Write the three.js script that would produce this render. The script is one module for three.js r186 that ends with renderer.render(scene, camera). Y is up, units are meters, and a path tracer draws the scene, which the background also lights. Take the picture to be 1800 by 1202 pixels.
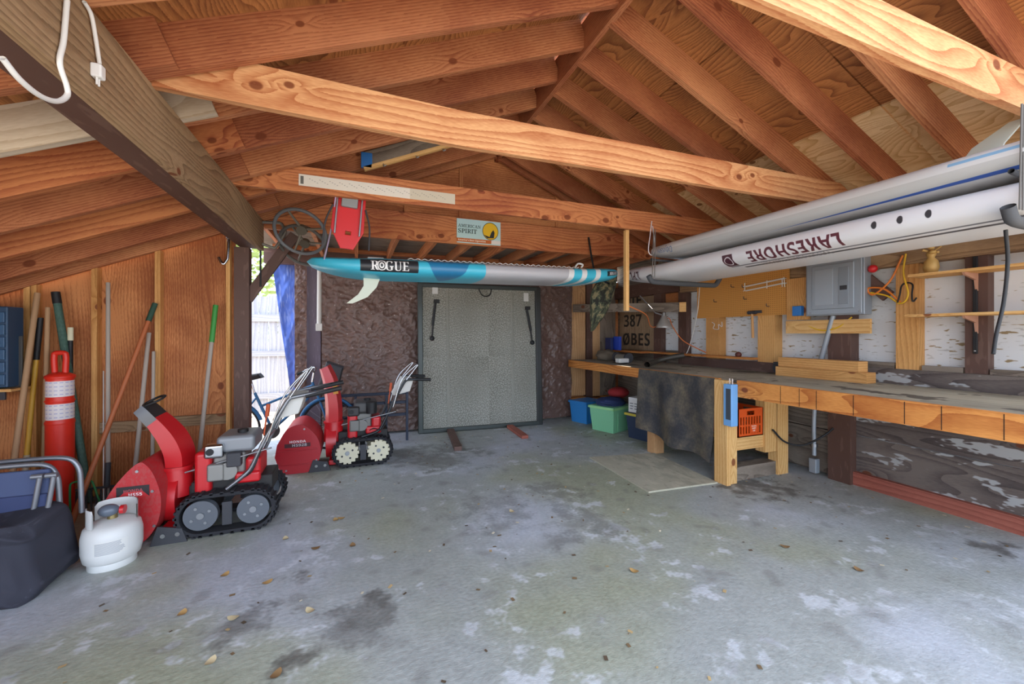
import * as THREE from 'three';
import { RoundedBoxGeometry } from 'three/addons/geometries/RoundedBoxGeometry.js';
import { mergeGeometries, toCreasedNormals } from 'three/addons/utils/BufferGeometryUtils.js';
import { ImprovedNoise } from 'three/addons/math/ImprovedNoise.js';

// ---------------------------------------------------------------- camera, sky, sun, exposure
const scene = new THREE.Scene();
const renderer = new THREE.WebGLRenderer({ antialias: true });
renderer.toneMapping = THREE.LinearToneMapping;
renderer.toneMappingExposure = 2.85;
renderer.shadowMap.enabled = true;
const FPX = 713, HY = 586, TH = Math.atan2(275, 713), EYE = 1.4;
const camera = new THREE.PerspectiveCamera(2 * Math.atan(601 / FPX) * 180 / Math.PI, 1800 / 1202, 0.05, 200);
camera.position.set(0, EYE, 0);
camera.lookAt(Math.sin(TH), EYE, -Math.cos(TH));
camera.setViewOffset(1800, 1202, 0, 15, 1800, 1202);
const SUN = new THREE.Vector3(0.78, 1.0, -0.18).normalize();
scene.background = new THREE.Color().setRGB(0.80, 0.94, 1.16); scene.backgroundIntensity = 1.3;
const sun = new THREE.DirectionalLight(0xfff2de, 4.5);
sun.position.copy(SUN).multiplyScalar(30); sun.castShadow = true; sun.name = 'sun';
Object.assign(sun.shadow.camera, { left: -12, right: 12, top: 12, bottom: -12, near: 1, far: 70 });
sun.shadow.mapSize.set(2048, 2048);
scene.add(sun); scene.add(sun.target);

// ---------------------------------------------------------------- helpers
let seed = 20231; const rnd = () => { seed = (seed * 1664525 + 1013904223) >>> 0; return seed / 4294967296; };
const rr = (a, b) => a + (b - a) * rnd();
const NZ = new ImprovedNoise(); const ns = (x, y, z = 0) => NZ.noise(x, y, z);
const V = (x, y, z) => new THREE.Vector3(x, y, z);
const F_ = V(Math.sin(TH), 0, -Math.cos(TH)), R_ = V(Math.cos(TH), 0, Math.sin(TH));
const ray = (u, v) => F_.clone().addScaledVector(R_, (u - 900) / FPX).add(V(0, (HY - v) / FPX, 0));
const pz = (u, v, z) => { const r = ray(u, v); return V(0, EYE, 0).addScaledVector(r, z / r.z); };   // on the plane z = const
const px = (u, v, x) => { const r = ray(u, v); return V(0, EYE, 0).addScaledVector(r, x / r.x); };   // on the plane x = const
const pg = (u, v, y = 0) => { const r = ray(u, v); return V(0, EYE, 0).addScaledVector(r, (y - EYE) / r.y); };
const used = {}; const numbered = (n) => { const k = used[n] = (used[n] ?? -1) + 1; return k ? n + '_' + String(k).padStart(3, '0') : n; };
function thing(name, label, category, p = V(0, 0, 0), turn = 0, group) {
  const o = new THREE.Group(); o.name = numbered(name); o.position.copy(p); o.rotation.y = turn; scene.add(o);
  o.userData = { label, category }; if (group) o.userData.group = group; return o;
}
function struct(name) { const o = new THREE.Group(); o.name = name; o.userData = { kind: 'structure' }; scene.add(o); return o; }
function M(name, geo, mat, parent, label) {
  if (Array.isArray(geo)) geo = mergeGeometries(geo.map((g) => { g = g.index ? g.toNonIndexed() : g; for (const k of Object.keys(g.attributes)) if (!['position', 'normal', 'uv'].includes(k)) g.deleteAttribute(k); return g; }));
  const m = new THREE.Mesh(geo, mat); m.name = name; m.castShadow = m.receiveShadow = true; if (label) m.userData.label = label;
  parent.add(m); return m;
}
const single = (name, label, category, geo, mat, group) => { const m = M(numbered(name), geo, mat, scene); m.userData = { label, category }; if (group) m.userData.group = group; return m; };
const bx = (w, h, d, x = 0, y = 0, z = 0) => new THREE.BoxGeometry(w, h, d).translate(x, y, z);
const rb = (w, h, d, x = 0, y = 0, z = 0, r = 0.01, s = 2) => new RoundedBoxGeometry(w, h, d, s, Math.min(r, w / 2.01, h / 2.01, d / 2.01)).translate(x, y, z);
const cyl = (r0, r1, h, x = 0, y = 0, z = 0, seg = 20) => new THREE.CylinderGeometry(r0, r1, h, seg).translate(x, y, z);
const cylZ = (r, d, x = 0, y = 0, z = 0, seg = 24) => new THREE.CylinderGeometry(r, r, d, seg).rotateX(Math.PI / 2).translate(x, y, z);
const cylX = (r, d, x = 0, y = 0, z = 0, seg = 24) => new THREE.CylinderGeometry(r, r, d, seg).rotateZ(Math.PI / 2).translate(x, y, z);
const sph = (r, x = 0, y = 0, z = 0, sx = 1, sy = 1, sz = 1) => new THREE.SphereGeometry(r, 20, 14).scale(sx, sy, sz).translate(x, y, z);
const tube = (pts, r, seg = 0, rs = 8, closed = false, tension = 0.5) => new THREE.TubeGeometry(new THREE.CatmullRomCurve3(pts.map((p) => Array.isArray(p) ? V(...p) : p), closed, 'catmullrom', tension), seg || pts.length * 8, r, rs, closed);
const rod = (a, b, r0, r1 = r0, seg = 12) => { const d = b.clone().sub(a), L = d.length(); const g = new THREE.CylinderGeometry(r1, r0, L, seg); g.translate(0, L / 2, 0); g.applyQuaternion(new THREE.Quaternion().setFromUnitVectors(V(0, 1, 0), d.normalize())); return g.translate(a.x, a.y, a.z); };
const shapeOf = (pts) => { const s = new THREE.Shape(); pts.forEach(([x, y], i) => i ? s.lineTo(x, y) : s.moveTo(x, y)); return s; };
const ext = (pts, d, bev = 0, z = 0, holes = []) => { const s = shapeOf(pts); for (const h of holes) s.holes.push(h instanceof THREE.Path ? h : shapeOf(h)); const g = new THREE.ExtrudeGeometry(s, { depth: d, bevelEnabled: bev > 0, bevelSize: bev, bevelThickness: bev, bevelSegments: 2, curveSegments: 16 }); return g.translate(0, 0, z); };
const circ = (x, y, r, n = 24) => Array.from({ length: n }, (_, i) => [x + r * Math.cos(i / n * 2 * Math.PI), y + r * Math.sin(i / n * 2 * Math.PI)]);
// ---- procedural textures
function dataTex(w, h, fn, srgb = true) {
  const a = new Uint8Array(w * h * 4); let k = 0;
  for (let j = 0; j < h; j++) for (let i = 0; i < w; i++) { const c = fn(i, j); a[k++] = c[0]; a[k++] = c[1]; a[k++] = c[2]; a[k++] = 255; }
  const t = new THREE.DataTexture(a, w, h); t.magFilter = THREE.LinearFilter; t.minFilter = THREE.LinearMipmapLinearFilter; t.generateMipmaps = true; t.wrapS = t.wrapT = THREE.RepeatWrapping;
  if (srgb) t.colorSpace = THREE.SRGBColorSpace; t.needsUpdate = true; return t;
}
const hex = (s) => [parseInt(s.slice(1, 3), 16), parseInt(s.slice(3, 5), 16), parseInt(s.slice(5, 7), 16)];
const mix = (a, b, t) => [a[0] + (b[0] - a[0]) * t, a[1] + (b[1] - a[1]) * t, a[2] + (b[2] - a[2]) * t];
const cl = (x, a = 0, b = 1) => Math.min(b, Math.max(a, x));
const sstep = (a, b, x) => { x = cl((x - a) / (b - a)); return x * x * (3 - 2 * x); };
let wseed = 3;
// wood: lx x ly metres, grain along u
function woodMat({ lx = 3, ly = 0.8, w = 1024, h = 320, light, dark, knot = '#6b2f12', freq = 22, warp = 0.5, stretch = 0.5, knots = 7, blotch = 0.25, spots, rough = 0.75, fine = 0.12 }) {
  const L = hex(light), D = hex(dark), K = hex(knot), sd = (wseed += 17.3), ks = [];
  for (let i = 0; i < knots; i++) ks.push([rnd() * lx, rnd() * ly, rr(0.012, 0.028)]);
  const sp = spots ? hex(spots[0]) : null;
  const tex = dataTex(w, h, (i, j) => {
    const x = i / w * lx, y = j / h * ly, a = x / lx * 2 * Math.PI, R = lx / 6.2832;
    const cx = Math.cos(a) * R, cy = Math.sin(a) * R;
    let ring = y * freq + warp * 3 * ns(cx * stretch + sd, cy * stretch, y * 3) + warp * ns(cx * stretch * 3, cy * stretch * 3 + sd, y * 9); let kk = 0;
    for (const [kx, ky, kr] of ks) { let dx = Math.abs(x - kx); dx = Math.min(dx, lx - dx); const dy = y - ky, q = (dx * dx * 0.16 + dy * dy) / (kr * kr); if (q < 30) { ring += 2.2 * Math.exp(-q * 0.22) * Math.sign(dy || 1); const q2 = (dx * dx * 0.5 + dy * dy) / (kr * kr); kk = Math.max(kk, sstep(1.25, 0.5, q2)); } }
    const fr = ring - Math.floor(ring), band = Math.pow(fr, 2.2);
    const g = ns(cx * 30 + sd, cy * 30, y * 240) * fine * 2, b = ns(cx * 1.3, cy * 1.3 + sd, y * 2.2) * blotch * 1.6 + ns(cx * 5, cy * 5, y * 6 + sd) * blotch * 0.7;
    let c = mix(L, D, cl(band * 0.65 + 0.18 + g + b)); if (kk) c = mix(c, K, kk * 0.75);
    if (sp) { const s = ns(cx * spots[1], cy * spots[1] + 9, y * spots[2] + sd) + 0.45 * ns(cx * spots[1] * 4, cy * spots[1] * 4, y * spots[2] * 3) + 0.25 * ns(cx * spots[1] * 12, cy * spots[1] * 12 + sd, y * spots[2] * 8); c = mix(c, sp, sstep(spots[3], spots[3] + 0.12, s)); }
    return c;
  });
  const m = new THREE.MeshStandardMaterial({ map: tex, roughness: rough }); m.userData.tl = [lx, ly]; return m;
}
const plain = (color, roughness = 0.6, metalness = 0, o = {}) => new THREE.MeshStandardMaterial({ color, roughness, metalness, ...o });
// grain of flecks on a flat paint
function paintMat({ base, fleck, amt = 0.3, sx = 6, sy = 30, thr = 0.25, lx = 2.4, ly = 1.2, w = 768, h = 384, rough = 0.7, var_ = 8, fleck2 }) {
  const B = hex(base), Fk = hex(fleck), sd = (wseed += 11.7), F2 = fleck2 ? hex(fleck2) : Fk;
  const tex = dataTex(w, h, (i, j) => { const x = i / w * lx, y = j / h * ly; const n = ns(x * sx + sd, y * sy, 1) + 0.5 * ns(x * sx * 3, y * sy * 3 + sd, 2); const v = ns(x * 1.7 + sd, y * 1.7, 5) * var_; const big = ns(x * 1.1, y * 1.4 + sd, 8);
    const c = mix(B, n > 0 ? Fk : F2, sstep(thr - big * 0.35, thr + 0.14 - big * 0.35, Math.abs(n)) * amt); return [cl(c[0] + v, 0, 255), cl(c[1] + v, 0, 255), cl(c[2] + v, 0, 255)]; });
  const m = new THREE.MeshStandardMaterial({ map: tex, roughness: rough }); m.userData.tl = [lx, ly]; return m;
}
function canvasMat(w, h, draw, o = {}) {
  const c = document.createElement('canvas'); c.width = w; c.height = h; const g = c.getContext('2d'); draw(g, w, h);
  const t = new THREE.CanvasTexture(c); t.colorSpace = THREE.SRGBColorSpace; return new THREE.MeshStandardMaterial({ map: t, roughness: 0.5, ...o });
}
// ---- wood pieces; x is the grain direction, uv in metres with a random offset
function wuv(g, mat) {
  const [lx, ly] = mat.userData.tl || [1, 1], p = g.attributes.position, n = g.attributes.normal, uv = g.attributes.uv, ou = rnd() * lx;
  g.computeBoundingBox(); const bb = g.boundingBox, hy = Math.max(bb.max.y - bb.min.y, bb.max.z - bb.min.z), ov = Math.max(0, rnd() * (ly - hy));
  for (let i = 0; i < p.count; i++) { const ax = Math.abs(n.getX(i)), ay = Math.abs(n.getY(i)), az = Math.abs(n.getZ(i));
    let u = p.getX(i), v = az >= ay ? p.getY(i) - bb.min.y : p.getZ(i) - bb.min.z; if (ax > ay && ax > az) { u = p.getZ(i) * 0.4; v = p.getY(i) - bb.min.y; }
    uv.setXY(i, (u + ou) / lx, (v + ov) / ly); }
  return g;
}
const wb = (L, H, T, mat) => wuv(new THREE.BoxGeometry(L, H, T), mat);
// a board from a to b (centre line), depth H along "up", thickness T
function board(name, a, b, H, T, mat, parent, up = V(0, 1, 0)) {
  const x = b.clone().sub(a), L = x.length(); x.normalize(); const z = x.clone().cross(up).normalize(), y = z.clone().cross(x);
  const g = wb(L, H, T, mat); g.applyMatrix4(new THREE.Matrix4().makeBasis(x, y, z).setPosition(a.clone().add(b).multiplyScalar(0.5)));
  return M(name, g, mat, parent);
}
// axis-aligned board by its extents, grain along axis
function plank(name, x0, x1, y0, y1, z0, z1, mat, parent, axis) {
  const d = [x1 - x0, y1 - y0, z1 - z0]; axis ??= d.indexOf(Math.max(...d)); let g;
  if (axis === 0) g = wb(d[0], d[1], d[2], mat); else if (axis === 1) g = wb(d[1], d[0], d[2], mat).rotateZ(Math.PI / 2); else g = wb(d[2], d[1], d[0], mat).rotateY(Math.PI / 2);
  return M(name, g.translate((x0 + x1) / 2, (y0 + y1) / 2, (z0 + z1) / 2), mat, parent);
}

// ---------------------------------------------------------------- materials
const fir = woodMat({ light: '#ca8a5c', dark: '#8a4628', freq: 60, warp: 0.7, knots: 9, blotch: 0.3 });
const firB = woodMat({ light: '#bd7a50', dark: '#7c3b22', freq: 70, warp: 0.6, knots: 8, blotch: 0.35 });
const tieW = woodMat({ light: '#e3ad79', dark: '#a85e34', freq: 26, warp: 1.3, knots: 9, blotch: 0.28 });
const tieDark = woodMat({ light: '#cd8451', dark: '#8b4024', freq: 24, warp: 1.3, knots: 9, blotch: 0.3 });
const plyRoof = woodMat({ lx: 2.44, ly: 1.9, w: 1024, h: 800, light: '#c08048', dark: '#6e3d1b', freq: 34, warp: 2.6, stretch: 1.0, knots: 4, blotch: 0.2 });
const plyNew = woodMat({ lx: 2.44, ly: 1.9, w: 1024, h: 800, light: '#f6dcae', dark: '#caa068', knot: '#7a4a25', freq: 9, warp: 2.6, stretch: 1.2, knots: 26, blotch: 0.3 });
const plyWall = woodMat({ lx: 2.6, ly: 1.3, w: 1024, h: 512, light: '#cf8a54', dark: '#94522a', freq: 46, warp: 1.6, stretch: 0.45, knots: 6, blotch: 0.55, fine: 0.2 });
const plyGable = plyWall;
const studW = woodMat({ light: '#e0aa68', dark: '#b57a3e', freq: 40, warp: 0.7, knots: 8, blotch: 0.3 });
const pine = woodMat({ light: '#e8bd7d', dark: '#c78d4c', freq: 34, warp: 0.8, knots: 7, blotch: 0.2 });
const benchW = woodMat({ light: '#dc964c', dark: '#a0561f', freq: 18, warp: 1.4, knots: 4, blotch: 0.25 });
const greyW = woodMat({ light: '#a98a67', dark: '#705439', freq: 26, warp: 1.6, knots: 7, blotch: 0.25 });
const weather = woodMat({ light: '#8d7f70', dark: '#594c41', freq: 12, warp: 1.6, knots: 5, blotch: 0.3 });
const darkW = woodMat({ light: '#746860', dark: '#433937', freq: 9, warp: 1.8, knots: 5, blotch: 0.3, spots: ['#a9a8a6', 2.2, 9, 0.27] });
const paleW = woodMat({ light: '#d6c6b0', dark: '#b39c82', freq: 20, warp: 0.7, knots: 4, blotch: 0.2 });
const tanW = woodMat({ light: '#d9ac7c', dark: '#a6774a', freq: 30, warp: 1.0, knots: 5, blotch: 0.25 });
const redSill = woodMat({ light: '#a8604e', dark: '#7a3c30', freq: 30, warp: 0.6, knots: 2, blotch: 0.3 });
const topW = woodMat({ lx: 3, ly: 1.3, h: 420, light: '#b0a995', dark: '#857e6e', freq: 8, warp: 1.6, knots: 0, blotch: 0.5, fine: 0.06, spots: ['#5a5349', 2.0, 3, 0.3] });
const brown = paintMat({ base: '#5d4238', fleck: '#7a5f52', amt: 0.5, sx: 4, sy: 16, thr: 0.42, rough: 0.6 });
const whiteP = paintMat({ base: '#dcdcdb', fleck: '#8a7048', fleck2: '#b9b7b2', amt: 0.85, sx: 9, sy: 34, thr: 0.5, rough: 0.75 });
const black = plain('#1b1b1d', 0.6), rubber = plain('#26262a', 0.85), darkGrey = plain('#3a3a3e', 0.6), steel = plain('#a7a9ac', 0.35, 0.85), chrome = plain('#c8cacd', 0.18, 1), alu = plain('#9fa0a2', 0.45, 0.7);
const red = new THREE.MeshPhysicalMaterial({ color: '#c81a22', roughness: 0.38, clearcoat: 0.4, clearcoatRoughness: 0.3 });
const redDusty = paintMat({ base: '#bb2a2e', fleck: '#a8605a', amt: 0.35, sx: 16, sy: 16, thr: 0.15, rough: 0.55 });

// ---------------------------------------------------------------- setting
const RX = 1.52, PITCH = 0.4187, CP = 1 / Math.hypot(1, PITCH);
const XW = 4.3, ZG = -4.45, ZB = -6.05, ZF = -0.3;
// floor with wear and stains
{
  const x0 = -4, x1 = 5, z0 = -6.6, z1 = 0.2, w = 1536, h = 1400;
  const stains = [[640, 1075, 0.14, 0.2], [610, 1110, 0.15, 0.14], [520, 1150, 0.12, 0.3], [545, 1015, 0.1, 0.25], [1015, 915, 0.3, 0.12], [870, 890, 0.3, 0.1], [1740, 960, 0.14, 0.3], [980, 870, 0.25, 0.12], [430, 1090, 0.15, 0.2], [1330, 855, 0.3, 0.3], [760, 800, 0.5, 0.14], [1160, 840, 0.3, 0.12], [660, 1050, 0.08, 0.3]].map(([u, v, r, a]) => { const p = pg(u, v); return [p.x, p.z, r, a]; });
  const A = hex('#a2a5a1'), B = hex('#b8bcc4'), G = hex('#9a9c80'), Dk = hex('#4f4b46');
  const tex = dataTex(w, h, (i, j) => {
    const x = x0 + i / w * (x1 - x0), z = z1 - j / h * (z1 - z0);
    const n1 = ns(x * 0.9, z * 0.9, 3), n2 = ns(x * 3.1, z * 3.1, 7), n3 = ns(x * 11, z * 11, 1), n4 = ns(x * 45, z * 45, 2);
    let c = mix(A, B, sstep(-0.25, 0.45, n1 * 0.7 + n2 * 0.35));
    c = mix(c, G, sstep(-0.05, 0.5, ns(x * 0.7 + 8, z * 0.7, 4) * 0.9 + n2 * 0.25 + 0.06) * 0.8);
    const peel = ns(x * 2.0 + 5, z * 3.5, 9) + 0.7 * n3; c = mix(c, [206, 209, 216], sstep(0.28, 0.62, peel + 0.25 * n4 - 0.06) * 0.6);
    let s = 0; for (const [sx, sz, r, a] of stains) { const d = Math.hypot(x - sx, z - sz) / r; if (d < 2.2) s = Math.max(s, a * 2 * sstep(1.15, 0.2, d + n2 * 1.3 + n3 * 0.9 + n4 * 0.3)); }
    c = mix(c, Dk, cl(s + sstep(0.3, 0.75, ns(x * 6 + 3, z * 6, 11) + 0.6 * n3 + 0.3 * n4) * 0.25));
    const k = (n3 * 9 + n4 * 12); return [cl(c[0] + k, 0, 255), cl(c[1] + k, 0, 255), cl(c[2] + k, 0, 255)];
  });
  const bump = dataTex(512, 512, (i, j) => { const v = 128 + 70 * ns(i / 9, j / 9, 1) + 50 * ns(i / 3, j / 3, 2); return [v, v, v]; }, false); bump.repeat.set(7, 6);
  const fm = new THREE.MeshStandardMaterial({ map: tex, roughness: 0.62, bumpMap: bump, bumpScale: 0.003 });
  const f = struct('floor');
  M('slab', new THREE.BoxGeometry(x1 - x0, 0.12, z1 - z0).translate((x0 + x1) / 2, -0.06, (z0 + z1) / 2), fm, f);
  const og = paintMat({ base: '#c4b9a8', fleck: '#ded8cc', fleck2: '#8b7b66', amt: 0.8, sx: 12, sy: 12, thr: 0.22, lx: 3, ly: 3, w: 512, h: 512, rough: 0.9 });
  const gnd = M('ground', new THREE.PlaneGeometry(80, 80).rotateX(-Math.PI / 2).translate(0, -0.11, 0), og, struct('floor_outside'));
  const uv = gnd.geometry.attributes.uv; for (let i = 0; i < uv.count; i++) uv.setXY(i, uv.getX(i) * 27, uv.getY(i) * 27);
}
// ceiling: ridge, rafters, ties, sheathing
const ceil = struct('ceiling');
{
  plank('ridge_board', RX - 0.02, RX + 0.02, 3.38, 3.6, ZG, ZF, firB, ceil);
  const RD = 0.19, off = RD / 2 / CP;                                    // vertical offset from the underside to the centre line
  const yr = (x) => 3.38 - PITCH * (x - RX), yl = (x) => 3.42 - PITCH * (RX - x);
  for (let k = -1; k <= 8; k++) {
    const zr = -1.005 - 0.4045 * k + 0.019, zl = zr + 0.105, m = k % 2 ? fir : firB;
    if (zr > ZG + 0.05) board('rafter', V(RX + 0.02, yr(RX + 0.02) + off, zr), V(4.85, yr(4.85) + off, zr), RD, 0.04, m, ceil);
    if (zl > ZG + 0.05) {
      board('rafter', V(-1.15, yl(-1.15) + off, zl), V(RX - 0.02, yl(RX - 0.02) + off, zl), RD, 0.04, k % 2 ? firB : fir, ceil);
      const tm = k === 4 ? paleW : k === 3 ? firB : k % 2 ? tieDark : firB;
      board('rafter_tail', V(-3.5, yl(-3.5) + off, zl + 0.041), V(-0.72 + 0.03 * (k % 3), yl(-0.72 + 0.03 * (k % 3)) + off, zl + 0.041), RD, 0.04, tm, ceil);
    }
  }
  board('gable_rafter', V(-3.5, yl(-3.5) + off, ZG + 0.07), V(RX, yl(RX) + off, ZG + 0.07), RD, 0.04, fir, ceil);
  board('gable_rafter', V(RX, yr(RX) + off, ZG + 0.07), V(4.85, yr(4.85) + off, ZG + 0.07), RD, 0.04, firB, ceil);
  // sheathing sheets, grain along the slope for the old ones
  const rows = [[RX, 2.25, plyRoof], [2.25, 3.2, plyRoof], [3.2, 4.95, plyNew]], zs = [ZG - 0.1, -3.0, -1.6, ZF + 0.05];
  const sheet = (xa, xb, ya, yb, z0, z1, m) => { const a = V(xa, ya, (z0 + z1) / 2), b = V(xb, yb, (z0 + z1) / 2), L = Math.abs(z1 - z0) + 0.01; const x = b.clone().sub(a), len = x.length() + 0.012; x.normalize(); const zz = V(0, 0, 1), y = zz.clone().cross(x); const g = wb(L, len, 0.016, m); g.applyMatrix4(new THREE.Matrix4().makeBasis(zz, x, y).setPosition(a.add(b).multiplyScalar(0.5))); return M('sheathing_sheet', g, m, ceil); };
  const up = RD / CP + 0.009;
  for (const [xa, xb, m] of rows) for (let i = 0; i < 3; i++) sheet(xa, xb, yr(xa) + up, yr(xb) + up, zs[i], zs[i + 1], m);
  for (const [xa, xb] of [[-3.6, -2.2], [-2.2, -0.95], [-0.95, 0.27], [0.27, RX]]) for (let i = 0; i < 3; i++) sheet(xa, xb, yl(xa) + up, yl(xb) + up, zs[i], zs[i + 1], plyRoof);
  // collar ties, the middle one cracked and sagging a little
  const tie = (z, y0, sag, m) => { const H = 0.19, xe = (y) => RX + (3.38 + RD / CP - y) / PITCH - 0.03; const g = wuv(ext([[-0.86, y0], [0.57, y0 - sag], [xe(y0) - 0.12, y0], [xe(y0 + H) - 0.05, y0 + H], [0.57, y0 + H - sag], [-0.86, y0 + H]], 0.038), m); return M('collar_tie', g.translate(0, 0, z), m, ceil); };
  tie(-0.985 + 0.004, 2.49, 0, tieW); tie(-2.175, 2.445, 0.035, tieW); tie(-3.405, 2.45, 0, tieDark);
  // left girder of a bare plank on a brown beam
  plank('girder_plank', -0.84, -0.80, 2.17, 2.45, ZG + 0.08, ZF, greyW, ceil);
  plank('girder_beam', -1.0, -0.842, 2.2, 2.45, ZG, ZF, brown, ceil);
  // lower roof over the back bay
  for (let k = 0; k < 12; k++) plank('joist', -0.85 + k * 0.42, -0.81 + k * 0.42, 2.43, 2.56, ZB, ZG - 0.07, k % 2 ? fir : tieDark, ceil);
  for (let k = 0; k < 5; k++) plank('roof_board', -1.1, 4.5, 2.562, 2.58, ZB - 0.2 + k * 0.36, ZB + 0.16 + k * 0.36, weather, ceil);
  plank('tie_beam', -0.8, 4.2, 2.39, 2.685, ZG + 0.012, ZG + 0.05, tieDark, ceil);
  plank('blocking', -1.0, 4.3, 2.5, 2.56, ZB + 0.02, ZB + 0.05, tieDark, ceil);
}
// gable and front
{
  const g = struct('wall_gable'); const yt = (x) => 3.6 - PITCH * Math.abs(x - RX);
  const xs = [-0.8, 0.5, 1.1, 2.3, 3.5, 4.3];
  for (let i = 0; i < 5; i++) { const a = xs[i] + 0.002, b = xs[i + 1] - 0.002; const pts = [[a, 2.6], [b, 2.6], [b, yt(b)]]; if (a < RX && b > RX) pts.push([RX, yt(RX)]); pts.push([a, yt(a)]); M('plywood_sheet', wuv(ext(pts, 0.012, 0, ZG - 0.01), plyGable), plyGable, g); }
  for (const x of [0.5, 1.1, 2.3]) plank('batten', x - 0.02, x + 0.02, 2.6, yt(x) - 0.05, ZG + 0.003, ZG + 0.02, plyGable, g);
}
// back wall on the left: plywood and studs, post with brace
{
  const w = struct('wall_back_left'); const yt = (x) => 3.42 - PITCH * (RX - x) + 0.03;
  const xs = [-3.5, -2.43, -2.02, -1.6, -1.04];
  for (let i = 0; i < 4; i++) { const a = xs[i] + 0.0015, b = xs[i + 1] - 0.0015; const g = ext([[0, -b], [0, -a], [yt(a), -a], [yt(b), -b]].map(([x, y]) => [x, y]), 0.012, 0); M('plywood_sheet', wuv(g, plyWall).rotateZ(Math.PI / 2).translate(0, 0, ZG - 0.012), plyWall, w); }
  for (const [x, t] of [[-2.43, 0.038], [-2.39, 0.03], [-2.02, 0.038], [-1.60, 0.038], [-1.085, 0.03]]) plank('stud', x - t / 2, x + t / 2, 0.02, yt(x) - 0.02, ZG, ZG + 0.07, studW, w);
  plank('rail', -2.0, -1.62, 0.56, 0.65, ZG, ZG + 0.04, greyW, w); plank('rail', -1.58, -1.1, 0.575, 0.665, ZG, ZG + 0.04, greyW, w);
  plank('bottom_plate', -3.4, -1.05, 0, 0.05, ZG, ZG + 0.09, weather, w);
  plank('post', -1.045, -0.925, 0, 2.2, ZG - 0.06, ZG + 0.045, brown, w);
  board('brace', V(-0.95, 1.72, ZG), V(-0.55, 2.36, ZG), 0.09, 0.04, brown, w, V(0.7, -0.5, 0));
  const l = struct('wall_left'); plank('boarding', -3.55, -3.5, 0, 1.6, ZG, ZF, plyGable, l, 2);
}
// back wall: header, posts
{
  const w = struct('wall_back');
  plank('header', -1.1, 4.3, 2.31, 2.5, ZB - 0.05, ZB + 0.05, brown, w);
  plank('post', -0.605, -0.435, 0, 2.31, ZB - 0.06, ZB + 0.05, paintMat({ base: '#6a5f6b', fleck: '#8b8090', amt: 0.4, sx: 4, sy: 20, thr: 0.4 }), w);
  plank('backing_sheet', -0.75, 4.43, 0, 2.31, ZB - 0.09, ZB - 0.07, plyGable, w, 0);
  plank('corner_plank', 3.36, 3.66, 0.35, 2.31, ZB + 0.0, ZB + 0.04, tanW, w); plank('corner_plank', 3.8, 3.95, 0.3, 2.31, ZB, ZB + 0.04, tanW, w);
  plank('corner_post', 3.67, 3.79, 0, 2.31, ZB - 0.04, ZB + 0.06, brown, w); plank('corner_sheet', 3.96, 4.3, 0, 2.31, ZB - 0.02, ZB, weather, w, 1);
  plank('bottom_rail', 3.2, 4.3, 0.2, 0.32, ZB + 0.0, ZB + 0.04, benchW, w); plank('bottom_board', -0.4, 3.3, 0, 0.14, ZB - 0.02, ZB + 0.03, weather, w);
  board('corner_brace', V(3.4, 1.82, -5.96), V(4.2, 1.76, -4.32), 0.13, 0.035, weather, w); board('corner_brace_end', V(4.14, 1.76, -4.36), V(4.2, 1.76, -4.30), 0.13, 0.05, pine, w);
}
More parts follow.
